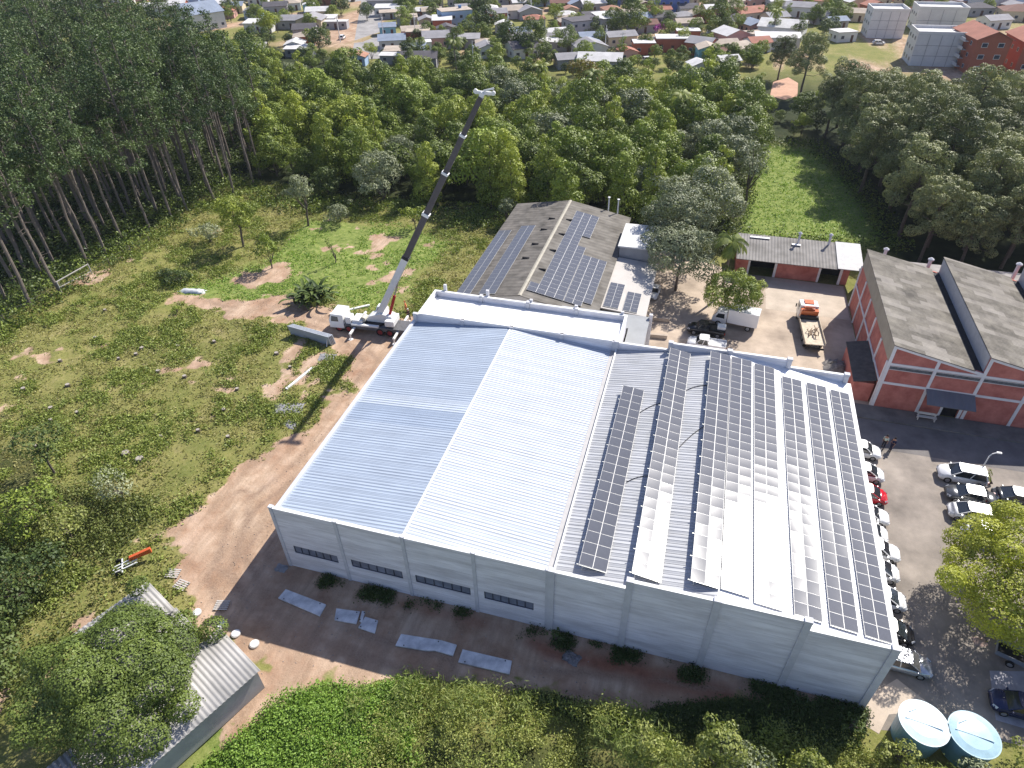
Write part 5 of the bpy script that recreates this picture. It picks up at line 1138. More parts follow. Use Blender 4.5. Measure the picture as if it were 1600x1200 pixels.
# ------------------------------------------------------------------ mobile crane
def crane():
    base=Vector((-40.3,67.6,0)); ang=math.radians(4)
    t=empty('mobile_crane',base,ang,'white truck-mounted telescopic crane with its dark boom raised above the wood','crane')
    Rm=Matrix.Rotation(-ang,3,'Z')
    cw=paint('crane_white',(.80,.80,.78),.35); dk=mat('boom_grey',(.095,.085,.088),.45,var=.15,scale=1); rd=mat('wheel_red',(.28,.03,.03),.6,var=.1); red=mat('ram_red',(.45,.03,.03),.4,var=.05)
    mb=MB(); mb.box(-4.6,5.4,-1.2,1.2,.75,1.25); mb.build('carrier_chassis',mat('chassis_grey',(.12,.12,.125),.6,var=.2),t)
    mb=MB(); mb.box(-2.4,1.5,-1.3,-.9,1.253,1.5); mb.box(-2.4,1.5,.9,1.3,1.253,1.5); mb.box(-2.4,-.9,-.899,.899,1.253,1.9); mb.build('deck_box',cw,t,bevel=.03)
    mb=MB(); mb.prism([(-5.6,.6),(-3.5,.6),(-3.5,2.7),(-5.2,2.75),(-5.6,1.7)],'y',-1.25,1.25); mb.build('cab',cw,t,bevel=.08)
    mb=MB(); mb.prism([(-5.64,1.6),(-5.25,2.6),(-5.28,2.63),(-5.69,1.65)],'y',-1.1,1.1); mb.build('windscreen',M_cg,t)
    for s in (-1,1):
        mb=MB(); mb.prism([(-5.3,1.65),(-4.2,1.65),(-4.2,2.4),(-5.1,2.45)],'y',s*1.26-.012,s*1.26+.012); mb.build('side_window',M_cg,t)
        for x in (-4.3,-2.9,1.6,3.0): wheel(t,x,s*1.05,.55,.34,rd)
        mb=MB(); mb.box(-5.66,-5.6,s*.95-.15,s*.95+.15,.8,1.0); mb.build('headlight',M_lamp,t)
    mb=MB(); mb.box(-3.3,-2.5,-1.0,.2,1.253,2.3); mb.build('engine_cover',cw,t,bevel=.04)
    for x in (-2.0,4.2):
        for s in (-1,1):
            mb=MB(); mb.box(x-.14,x+.14,min(s*1.1,s*2.9),max(s*1.1,s*2.9),.8,1.0); mb.tube((x,s*2.8,.08),(x,s*2.8,1.05),.09,n=8); mb.tube((x,s*2.8,0),(x,s*2.8,.09),.32,n=12); mb.build('outrigger',cw,t)
    mb=MB(); mb.tube((1.0,0,1.25),(1.0,0,1.5),.95,n=20); mb.build('turntable',M_plast,t)
    mb=MB(); mb.prism([(-.9,1.5),(2.6,1.5),(3.3,1.7),(3.2,2.5),(1.6,2.9),(-.1,2.3)],'y',-.25,1.15); mb.build('superstructure',cw,t,bevel=.06)
    mb=MB(); mb.box(2.4,3.7,-1.1,1.25,1.5,2.35); mb.build('counterweight',cw,t,bevel=.1)
    mb=MB(); mb.prism([(.3,1.5),(1.9,1.5),(1.95,2.6),(1.6,3.1),(.6,3.1),(.3,2.4)],'y',1.2,2.1); oc=mb.build('operator_cab',cw,t,bevel=.06)
    for s in (1.19,2.11):
        mb=MB(); mb.prism([(.5,2.2),(1.8,2.2),(1.55,2.95),(.7,2.95)],'y',s-.01,s+.01); mb.build('cab_window',M_cg,oc)
    mb=MB(); mb.tube((-.9,-.6,1.9),(-.9,.4,1.9),.4,n=14); mb.build('winch_drum',mat('winch',(.5,.48,.40),.5,var=.1),t)
    # boom in the crane's own space
    P0=Rm@(Vector((-39.0,68.2,2.7))-base); P1=Rm@(Vector((-24.6,72.7,30.3))-base); d=(P1-P0); Ln=d.length; d.normalize()
    up=d.cross(Vector((0,1,0))).normalized()
    def sec(nm,a,b,w,h,m,par=t):
        mb=MB(); mb.bar(P0+d*a,P0+d*b,w,h,up=(0,1,0)); return mb.build(nm,m,par,bevel=.03)
    bs_=sec('boom_base',-.8,9.2,0.85,1.05,cw)
    for u in (6.6,7.3,8.0): 
        mb=MB(); mb.bar(P0+d*u,P0+d*(u+.42),0.86,.16,up=(0,1,0)); mb.build('stencil_mark',PN,bs_)
    s1=sec('boom_section',9.1,15.8,.76,.9,dk); sec('boom_collar',15.5,15.9,.92,1.04,cw)
    sec('boom_section',15.9,21.5,.70,.8,dk); sec('boom_collar',21.3,21.6,.84,.94,cw)
    sec('boom_section',21.6,26.4,.63,.72,dk); sec('boom_collar',26.2,26.5,.76,.84,cw)
    sec('boom_section',26.5,Ln-.4,.56,.65,dk)
    sec('boom_collar',9.0,9.35,.95,1.15,M_plast)
    h=MB(); c=P0+d*(Ln-.2); h.bar(c-d*.5,c+d*.3,.5,.55,up=(0,1,0)); h.bar(c+Vector((-.75,0,.30)),c+Vector((1.2,.2,.15)),.34,.26,up=(0,1,0)); h.bar(c+Vector((.2,0,.45)),c+Vector((1.35,.2,.7)),.2,.12,up=(0,1,0)); h.build('boom_head',cw,t,bevel=.03)
    for k in (-.7,1.3):
        mb=MB(); q=c+Vector((k,0,.25 if k>0 else .40)); mb.tube(q+Vector((0,-.12,0)),q+Vector((0,.12,0)),.24,n=14); mb.build('sheave',M_trim,t)
    mb=MB(); mb.path([c+Vector((1.3,.1,.4)),P0+d*9.2+up*-.62,P0-d*.5+up*-.7],[.018]*3,4); mb.build('hoist_rope',M_plast,t)
    ra=Vector((2.6,.4,2.3)); rb_=P0+d*5.8+Vector((.25,.0,-.3)); 
    mb=MB(); mb.tube(ra,ra.lerp(rb_,.58),.2,n=12); ram=mb.build('luffing_ram',red,t); mb=MB(); mb.tube(ra.lerp(rb_,.58),rb_,.10,n=10); mb.build('ram_rod',M_rim,ram)
    return t
crane()
# ------------------------------------------------------------------ people
M_skin=mat('skin',(.35,.19,.12),.6,var=.05); M_hair=mat('hair',(.015,.012,.01),.7,var=.1)
def person(p,rz_,shirt,trou,label,step=.25,arms=(.1,-.1),hat=None,bend=0):
    t=empty('person',p,rz_,label,'person')
    def skinmesh(nm,V,E,Rd,m,par,sub=2):
        me=bpy.data.meshes.new(nm); me.from_pydata(V,E,[]); me.materials.append(m); o=link(nm,me,par)
        sk=o.modifiers.new('skin','SKIN'); 
        for i,r in enumerate(Rd): me.skin_vertices[0].data[i].radius=(r,r*1.0)
        me.skin_vertices[0].data[0].use_root=True; sk.use_smooth_shade=True
        s=o.modifiers.new('sub','SUBSURF'); s.levels=sub-1; s.render_levels=sub-1; return o
    b=bend
    V=[(0,0,.95),(b*.3,0,1.2),(b*.6,0,1.42),(b*.75,0,1.52),(b+.02,0,1.66),
       (0,.09,.9),(step*.6,.1,.5),(step*.75,.1,.08),(step*.75+.17,.1,.04),
       (0,-.09,.9),(-step*.3,-.1,.5),(-step,-.1,.1),(-step+.16,-.1,.04),
       (b*.6,.19,1.4),(arms[0]*.5,.25,1.12),(arms[0]+.1,.23,.88),(arms[0]+.13,.23,.79),
       (b*.6,-.19,1.4),(arms[1]*.5,-.25,1.12),(arms[1]+.1,-.23,.88),(arms[1]+.13,-.23,.79)]
    E=[(0,1),(1,2),(2,3),(3,4),(0,5),(5,6),(6,7),(7,8),(0,9),(9,10),(10,11),(11,12),(2,13),(13,14),(14,15),(15,16),(2,17),(17,18),(18,19),(19,20)]
    Rd=[.14,.13,.14,.055,.10,.09,.065,.045,.035,.09,.065,.045,.035,.055,.045,.035,.03,.055,.045,.035,.03]
    skinmesh('body',V,E,Rd,M_skin,t)
    S1=[V[0],V[1],V[2],V[13],V[14],V[17],V[18]]; skinmesh('shirt',S1,[(0,1),(1,2),(2,3),(3,4),(2,5),(5,6)],[.155,.15,.165,.075,.062,.075,.062],shirt,t)
    T1=[V[0],V[5],V[6],V[7],V[9],V[10],V[11]]; skinmesh('trousers',T1,[(0,1),(1,2),(2,3),(0,4),(4,5),(5,6)],[.15,.105,.085,.068,.105,.085,.068],trou,t)
    mb=MB(); mb.sphere((b-.01,0,1.70),.115,12,8,1.05); mb.build('helmet' if hat else 'hair',hat or M_hair,t,smooth=True)
    for i in (8,12):
        mb=MB(); x,y,z=V[i]; mb.box(x-.2,x+.08,y-.05,y+.05,.0,.09); mb.build('shoe',M_plast,t,bevel=.02)
    return t
g=G(1379,699); person(g,math.radians(250),mat('pale_green_cloth',(.45,.55,.48),.9,var=.05),mat('dark_trousers',(.02,.022,.03),.9,var=.1),'person in pale shirt and dark trousers, left one of a walking pair')
g=G(1391,703); person(g,math.radians(235),mat('navy_cloth',(.015,.02,.06),.9,var=.05),mat('dark_trousers2',(.02,.02,.05),.9,var=.1),'person in dark blue clothes with raised arm walking at right of a pair',arms=(.35,-.1))
g=G(635,487); person(g,math.radians(200),mat('orange_cloth',(.75,.22,.08),.9,var=.05),mat('orange_trousers',(.70,.26,.12),.9,var=.1),'worker in orange overalls standing beside the crane',hat=PO,bend=.1)
g=G(639,499); person(g,math.radians(160),mat('dark_cloth',(.03,.03,.032),.9,var=.05),mat('dark_trousers',(.02,.022,.03),.9),'worker in dark clothes near the corner of the white-roofed annex',hat=M_trim)
# ------------------------------------------------------------------ loose things on the site
def slab_poly(pxs,label,name='precast_slab',th=.14,m=None,cat='concrete panel',cut=None,group=None):
    q=[G(*a) for a in pxs]; c=sum(q,Vector())/len(q); t=empty(name,(c.x,c.y,.02),0,label,cat,group)
    mb=MB(); mb.prism([(v.x-c.x,v.y-c.y) for v in q],'z',0,th); mb.build('slab',m or M_slab,t,bevel=.015)
    for k in range(2):
        v=q[k*2]*.75+c*.25; mb=MB(); mb.tube((v.x-c.x,v.y-c.y,th),(v.x-c.x,v.y-c.y,th+.05),.05,n=8); mb.build('lifting_eye',M_plast,t)
    return t
M_slab=mat('stained_precast',(.42,.43,.45),.85,col2=(.78,.78,.78),var=.08,scale=.9,detail=10,bump=.1)
slab_poly([(435,936),(447,922),(510,946),(500,964)],'whole long precast panel lying leftmost on the dirt before the new warehouse')
slab_poly([(523,970),(526,952),(563,957),(557,976)],'broken squarish precast panel left of the small strip on the dirt')
slab_poly([(560,982),(571,965),(591,971),(586,991)],'smaller broken precast panel touching the strip on the dirt')
slab_poly([(562,972),(566,956),(571,957),(566,974)],'narrow strip of precast panel between two broken pieces')
slab_poly([(618,1010),(627,992),(690,1002),(714,1009),(708,1026),(680,1018),(665,1018)],'long chipped precast panel left of the rightmost one on the dirt')
slab_poly([(716,1036),(723,1016),(800,1034),(796,1055)],'long precast panel with reddish stain, rightmost on the dirt')
# stack of upright panels
ps=empty('panel_stack',(-47.2,62.9,0),math.radians(-9),'stack of grey wall panels leaning upright on a rack beside the dirt track','concrete panels')
for k in range(4):
    mb=MB(); y=-.3+k*.2; mb.prism([(y+.45,0),(y+.58,0),(y+.28,1.7),(y+.15,1.7)],'x',-3.4+.1*k,3.4+.05*k) ; mb.build('wall_panel',mat('grey_panel',(.40,.43,.47),.8,var=.1,scale=.6),ps)
mb=MB(); mb.bar((3.0,-.5,0),(3.0,.2,1.7),.12,.12,up=(1,0,0)); mb.bar((3.0,1.3,0),(3.0,.5,1.6),.12,.12,up=(1,0,0)); mb.build('rack',M_pil,ps)
bm_=empty('concrete_beam',(G(469,594).x,G(469,594).y,0),0,'long thin white beam lying slanted in the weeds by the dirt track','beam')
a=G(448,611)-G(469,594); b=G(490,577)-G(469,594)
mb=MB(); mb.bar(a+Vector((0,0,.25)),b+Vector((0,0,.25)),.32,.3); mb.build('beam_body',M_trim,bm_,bevel=.02); mb=MB(); mb.bar(a.lerp(b,.1)+Vector((0,0,.05)),a.lerp(b,.15)+Vector((0,0,.05)),.9,.1); mb.build('timber_block',M_bark,bm_)
bm_=empty('concrete_beam',(G(545,486).x,G(545,486).y,0),0,'slender white beam lying in the grass behind the mobile crane','beam')
a=G(516,493)-G(545,486); b=G(578,479)-G(545,486); mb=MB(); mb.bar(a+Vector((0,0,.2)),b+Vector((0,0,.2)),.35,.3); mb.build('beam_body',M_trim,bm_,bevel=.02); mb=MB(); mb.bar(a.lerp(b,.5)+Vector((0,0,.05)),a.lerp(b,.53)+Vector((0,0,.05)),.9,.1); mb.build('timber_block',M_bark,bm_)
for a_,b_,lab in (((1012,499),(1046,503),'rusty concrete beam on the yard ground nearer the trees'),((1010,526),(1042,529),'greyish concrete beam on the yard ground nearer the warehouse')):
    a=G(*a_);b=G(*b_);c=(a+b)/2; t=empty('concrete_beam',(c.x,c.y,0),0,lab,'beam'); mb=MB(); mb.bar(a-c+Vector((0,0,.3)),b-c+Vector((0,0,.3)),.4,.5); mb.build('beam_body',mat('dusty_beam',(.42,.35,.28),.85,var=.2),t,bevel=.02)
    mb=MB(); mb.bar((a-c)*.7+Vector((0,0,.04)),(a-c)*.62+Vector((0,0,.04)),1,.08); mb.build('timber_block',M_bark,t)
# well lids
for k,(a,b,lab) in enumerate(((308,958,'farthest up of the four pale round lids by the sheds'),(346,977,'pale round lid at the corner of the right corrugated shed'),(369,991,'pale round lid third along the curve on the dirt'),(398,1007,'pale round lid nearest the precast panels'))):
    q=G(a,b); t=empty('well_cover',(q.x,q.y,.02),0,lab,'concrete lid','round concrete lids beside the sheds'); mb=MB(); mb.tube((0,0,0),(0,0,.12),.40,n=24); mb.build('disc',M_pale,t,bevel=.01); mb=MB(); mb.tube((0,0,.122),(0,0,.17),.34,.32,20); mb.build('raised_rim',M_trim,t)
M_bench=mat('bench_paint',(.6,.58,.53),.6,var=.1)
bn=empty('bench',(28.3,66.2,.14),0,'white painted bench against the brick hall beside the door','bench')
mb=MB(); mb.box(-1,1,-.2,.2,.43,.48); mb.build('seat',M_bench,bn)
mb=MB(); mb.box(-1,1,.22,.26,.6,.9); mb.build('backrest',M_bench,bn)
for x in (-.85,.85):
    for y in (-.15,.2):
        mb=MB(); mb.box(x-.05,x+.05,y-.04,y+.04,0,.43 if y<0 else .9); mb.build('leg',M_bench,bn)
# lamp post
lp=empty('lamp_post',(G(1532,742).x-.2,G(1532,742).y,0),0,'short white lamp post with curved arm beside the white sport utility car','lamp post')
mb=MB(); mb.tube((0,0,0),(0,0,2.6),.06,n=8); mb.build('pole',M_trim,lp); mb=MB(); mb.path([(0,0,2.6),(.2,.1,2.9),(.7,.3,3.0)],[.05]*3,6); mb.build('arm',M_trim,lp); mb=MB(); mb.box(.6,1.05,.2,.42,2.93,3.05); mb.build('lamp_head',M_trim,lp,bevel=.02)
# stumps
rr_=np.random.RandomState(8)
M_cut=mat('sawn_wood',(.38,.34,.29),.85,var=.15,scale=5); 
st_px=[(38,610),(107,604),(80,639),(122,647),(80,658),(196,708),(218,717),(251,681),(310,674),(357,685),(350,642),(371,609),(95,566),(213,555),(247,580),(289,590),(278,540),(335,535),(150,530),(433,556),(454,577),(165,487),(186,562),(222,545),(60,700)]
for k,(a,b) in enumerate(st_px):
    q=G(a,b); r=.17+.1*rr_.rand() if k not in (5,6) else .42
    t=empty('tree_stump',(q.x,q.y,float(gz(q.x,q.y))),0,'pale sawn tree stump low in the weeds of the cleared field' if k not in (5,6) else ['larger pale stump, left of a pair of bright stumps in the field','larger pale stump, right of a pair of bright stumps in the field'][k-5],'tree stump','tree stumps in the field' if k not in (5,6) else None)
    mb=MB(); mb.tube((0,0,-.2),(0,0,.3),r*1.25,r,14); mb.build('stump_bark',M_bark,t); mb=MB(); mb.tube((0,0,.302),(0,0,.325),r*.94,r*.9,14); mb.build('cut_face',M_cut,t)
# fence along the pine edge
fn=empty('wooden_fence',(-88,62,0),0,'weathered post and rail fence between the field and the pine stand','fence')
fp=[G(-40,540),G(9,503),G(70,470),G(97,458),G(145,430),G(172,415),G(205,395),G(235,380)]
for k,q in enumerate(fp):
    h=2.0 if k in (3,4) else 1.3; mb=MB(); mb.tube((q.x+88,q.y-62,-.2),(q.x+88,q.y-62,h),.09 if k in (3,4) else .06,n=7); mb.build('post',M_pale if k in (3,4) else M_pbark,fn)
    if k:
        o=fp[k-1]; mb=MB()
        for z in (.4,.8,1.15): mb.tube((o.x+88,o.y-62,z),(q.x+88,q.y-62,z),.012,n=4)
        mb.build('wire',M_rim,fn)
q,o=fp[3],fp[4]; mb=MB(); mb.bar((q.x+88,q.y-62,1.95),(o.x+88,o.y-62,1.95),.1,.12); mb.build('rail',M_pale,fn); mb=MB(); mb.bar((q.x+88,q.y-62,1.0),(o.x+88,o.y-62,.7),.08,.08); mb.build('rail',M_pale,fn)
# plastic sheet and rubble heaps
def crumple(name,px,label,cat,m,w,d,h,seed):
    r=np.random.RandomState(seed); q=G(*px); n=9; V=[];F=[]
    for i in range(n):
        for j in range(n):
            u,v=i/(n-1)-.5,j/(n-1)-.5; e=1-max(abs(u),abs(v))*2; V.append((u*w+r.normal(0,.04*w),v*d+r.normal(0,.05*d),max(0,h*min(1,e*2.2)*r.uniform(.35,1))+.02))
    for i in range(n-1):
        for j in range(n-1): F.append([i*n+j,(i+1)*n+j,(i+1)*n+j+1,i*n+j+1])
    o=mesh_np(name,V,F,m); o.location=(q.x,q.y,float(gz(q.x,q.y))); o.rotation_euler=(0,0,r.uniform(-.3,.3)); return tag(o,label,cat)
M_ash=mat('grey_gravel',(.26,.26,.265),.95,var=.25,scale=3)
crumple('plastic_sheet',(300,455),'crumpled whitish plastic sheet at the edge of the lush weeds','plastic sheet',mat('white_plastic',(.55,.58,.58),.4,var=.2),4.2,1.3,.5,1)
crumple('gravel_heap',(452,640),'flat patch of grey gravel beside the dirt track, nearer the beam','gravel heap',M_ash,3.4,1.8,.18,2)
crumple('gravel_heap',(455,664),'flat patch of grey gravel beside the dirt track, nearer the viewer','gravel heap',M_ash,2.0,1.2,.15,3)
crumple('gravel_heap',(512,560),'pale grey gravel spill at the end of the upright panel stack','gravel heap',M_ash,2.2,1.5,.12,4)
crumple('scrap_heap',(1309,577),'heap of grey scrap and rubble between the yard and the brick hall','scrap heap',mat('scrap',(.22,.20,.18),.8,var=.5,scale=3),3.4,2.6,1.1,5)
crumple('rag_heap',(1531,1003),'pinkish rags lying on the shaded car park','rags',mat('rags',(.5,.36,.3),.9,var=.3,scale=4),1.0,.8,.25,6)
crumple('debris_heap',(893,1028),'small dark debris heap in the shade before the right warehouse','debris',mat('debris',(.2,.19,.19),.9,var=.6,scale=5),1.4,1.0,.3,7)
crumple('debris_heap',(440,888),'debris at the front left corner of the new warehouse','debris',M_ash,1.1,.8,.25,8)
# orange scrap machine
q=G(205,882); om=empty('farm_implement',(q.x,q.y,0),math.radians(40),'orange bladed farm implement with white frame lying in the scrub','implement')
mb=MB(); mb.prism([(0,.5),(2.0,.7),(2.0,1.25),(.1,.9)],'y',-.05,.25); mb.build('orange_blade',mat('orange_rust',(.65,.13,.04),.5,var=.15),om,bevel=.02)
for k in range(3):
    mb=MB(); mb.bar((-1.4,-.7+.35*k,.3),(.7,-.5+.35*k,.55),.1,.1); mb.build('frame_bar',M_trim,om)
mb=MB(); mb.bar((-.6,-1,.35),(-.6,.6,.45),.1,.1); mb.build('cross_bar',M_trim,om)
for s in (-1,.5):
    mb=MB(); mb.tube((-.9,s,.3),(-.9,s+.12,.3),.3,n=12); mb.build('wheel',M_tyre,om)
def pallet(px,r,label):
    q=G(*px); t=empty('pallet',(q.x,q.y,.02),r,label,'pallet')
    for k in range(5):
        mb=MB(); mb.box(-.6,.6,-.45+k*.2,-.33+k*.2,.1,.13); mb.build('plank',M_pale,t)
    for k in (-.5,0,.5):
        mb=MB(); mb.box(k-.05,k+.05,-.45,.47,0,.098); mb.build('bearer',M_bark,t)
pallet((271,897),.2,'grey pallet lying at the edge of the dirt near the scrap'); pallet((284,915),-.1,'darker pallet just below the other at the dirt edge'); pallet((347,947),.25,'small grey pallet in the shadow edge on the dirt')
# ------------------------------------------------------------------ the two corrugated sheds bottom left
M_corr=ribmat('old_corrugated',(.50,.485,.46),'Y',.42,.8,0,.06,dirt=(.34,.33,.31),spec=.2,vscale=.8)
def corr_shed(name,p,ang,Lh,Wd,ze,zr,label,over=0):
    """local +y along the ridge, high side at -x"""
    t=empty(name,p,ang,label,'shed')
    mb=MB(); mb.prism([(0.15,0),(Wd-.2,0),(Wd-.2,ze-.12),(.15,zr-.12)],'y',-Lh+.2,-.2); mb.build('wall',mat('shed_block_wall',(.36,.36,.35),.9,var=.15,scale=.6,bump=.1),t)
    n=int(Lh/.085); V=[];F=[]
    for i in range(n+1):
        y=-Lh*i/n; dz=.045*math.sin(2*PI*y/.36)
        V+= [(0,y,zr+dz),(Wd,y,ze+dz)]
        if i: F.append((2*i-2,2*i-1,2*i+1,2*i))
    o=mesh_np('roof',V,F,M_corr2,t); sm_=o.modifiers.new('thick','SOLIDIFY'); sm_.thickness=.02
    return t
M_corr2=mat('old_corrugated_sheet',(.33,.32,.30),.8,col2=(.50,.48,.45),var=.1,scale=.6,detail=8,stretch=(.4,1,1))
s2=G(345,983,3.1); a2=math.atan2(*(G(403,1043,2.6)-s2).yx); corr_shed('corrugated_shed',(s2.x,s2.y,0),a2,19,5.0,2.55,3.3,'right long shed with grey corrugated roof at the bottom left')
s1=G(232,909,3.1); corr_shed('corrugated_shed',(s1.x,s1.y,0),a2,6.2,4.2,3.05,3.2,'left short shed with grey corrugated roof half covered by the dark tree')
s3=G(274,947,2.8); corr_shed('corrugated_shed',(s3.x,s3.y,0),a2,5.4,2.6,2.3,2.65,'lower broken corrugated roof between the two sheds under the tree')
# ------------------------------------------------------------------ the town beyond the wood
ROOFS={'grey':srgb(150,148,150),'dark':srgb(95,92,95),'pale':srgb(205,203,200),'tan':srgb(178,165,150),'red':srgb(165,115,98),'orange':srgb(165,125,105),'brown':srgb(125,95,85),'bluegrey':srgb(140,150,165)}
WALLS={'white':srgb(215,213,210),'cream':srgb(205,190,165),'blue':srgb(165,188,215),'cyan':srgb(135,190,205),'brick':srgb(172,104,82),'pink':srgb(205,160,150),'grey':srgb(165,163,165),'deepblue':srgb(105,125,180),'rust':srgb(140,98,85),'yellow':srgb(200,180,110)}
def rmat(k): return mat('roof_'+k,ROOFS[k],.85,var=.18,scale=.35,detail=7,spec=.15)
def wmat(k): return mat('wall_'+k,WALLS[k],.85,var=.08,scale=.4,spec=.15)
def house(px,py,w,d,h,kind,rc,wc,label,yaw=26,group=None,storeys=1,name='house',cat='house',pos=None,pitch=.32,nw=None,low=False):
    q=pos if pos is not None else G(px,py)
    t=empty(name,(q[0],q[1],0),math.radians(yaw),label,cat,group)
    # local: front edge along x at y=0, house goes back to y=d
    hw=w/2; o=.4; rm=rmat(rc)
    mb=MB()
    if kind=='gx':   # ridge along x
        r=h+d/2*pitch; mb.prism([(0,0),(d,0),(d,h),(d/2,r),(0,h)],'x',-hw,hw)
        rb=MB(); rb.prism([(-o,h-o*pitch+.02),(d/2,r+.02),(d+o,h-o*pitch+.02),(d+o,h-o*pitch+.14),(d/2,r+.15),(-o,h-o*pitch+.14)],'x',-hw-o,hw+o)
    elif kind=='gy':
        r=h+hw*pitch; mb.prism([(-hw,0),(hw,0),(hw,h),(0,r),(-hw,h)],'y',0,d)
        rb=MB(); rb.prism([(-hw-o,h-o*pitch+.02),(0,r+.02),(hw+o,h-o*pitch+.02),(hw+o,h-o*pitch+.14),(0,r+.15),(-hw-o,h-o*pitch+.14)],'y',-o,d+o)
    elif kind=='hip':
        mb.box(-hw,hw,0,d,0,h); rb=MB(); m=min(hw,d/2); r=h+m*pitch*1.1
        v=[(-hw-o,-o,h+.02),(hw+o,-o,h+.02),(hw+o,d+o,h+.02),(-hw-o,d+o,h+.02)]
        if hw>=d/2: v+=[(-hw+m,d/2,r),(hw-m,d/2,r)]; fs=[(0,1,5,4),(1,2,5),(2,3,4,5),(3,0,4),(3,2,1,0)]
        else: v+=[(0,m,r),(0,d-m,r)]; fs=[(0,1,4),(1,2,5,4),(2,3,5),(3,0,4,5),(3,2,1,0)]
        rb.add(v,fs)
    elif kind=='mono':
        mb.prism([(0,0),(d,0),(d,h+d*.1),(0,h)],'x',-hw,hw); rb=MB(); rb.prism([(-o,h-.02),(d+o,h+d*.1+.04),(d+o,h+d*.1+.16),(-o,h+.1)],'x',-hw-o,hw+o)
    else:
        mb.box(-hw,hw,0,d,0,h); rb=MB(); rb.box(-hw-.15,hw+.15,-.15,d+.15,h+.002,h+.22)
    mb.build('wall',wmat(wc),t); rb.build('roof',rm,t)
    if kind=='flat' and not low:
        wt=MB(); wt.tube((hw*.4,d*.6,h+.22),(hw*.4,d*.6,h+1.2),.6,.7,10); wt.build('water_tank',mat('tank_blue',srgb(90,130,180),.5,var=.05),t)
    n=nw or max(2,int(w/3))
    for s in range(storeys):
        zb=s*2.8
        for i in range(n):
            x=-hw+w*(i+.5)/n
            if s==0 and i==n//2: m=MB(); m.box(x-.45,x+.45,-.06,-.003,0,2.1); m.build('door',mat('door_wood',srgb(95,70,60),.7,var=.1),t)
            else: m=MB(); m.box(x-.6,x+.6,-.06,-.003,zb+1,zb+2.1); f=m.build('window',M_wframe,t); p=MB(); p.box(x-.52,x+.52,-.075,-.062,zb+1.08,zb+2.02); p.build('pane',M_glass,f)
        for y in (d*.3,d*.7):
            m=MB(); m.box(-hw-.06,-hw-.003,y-.5,y+.5,zb+1,zb+2); m.build('window',M_glass,t)
    return t
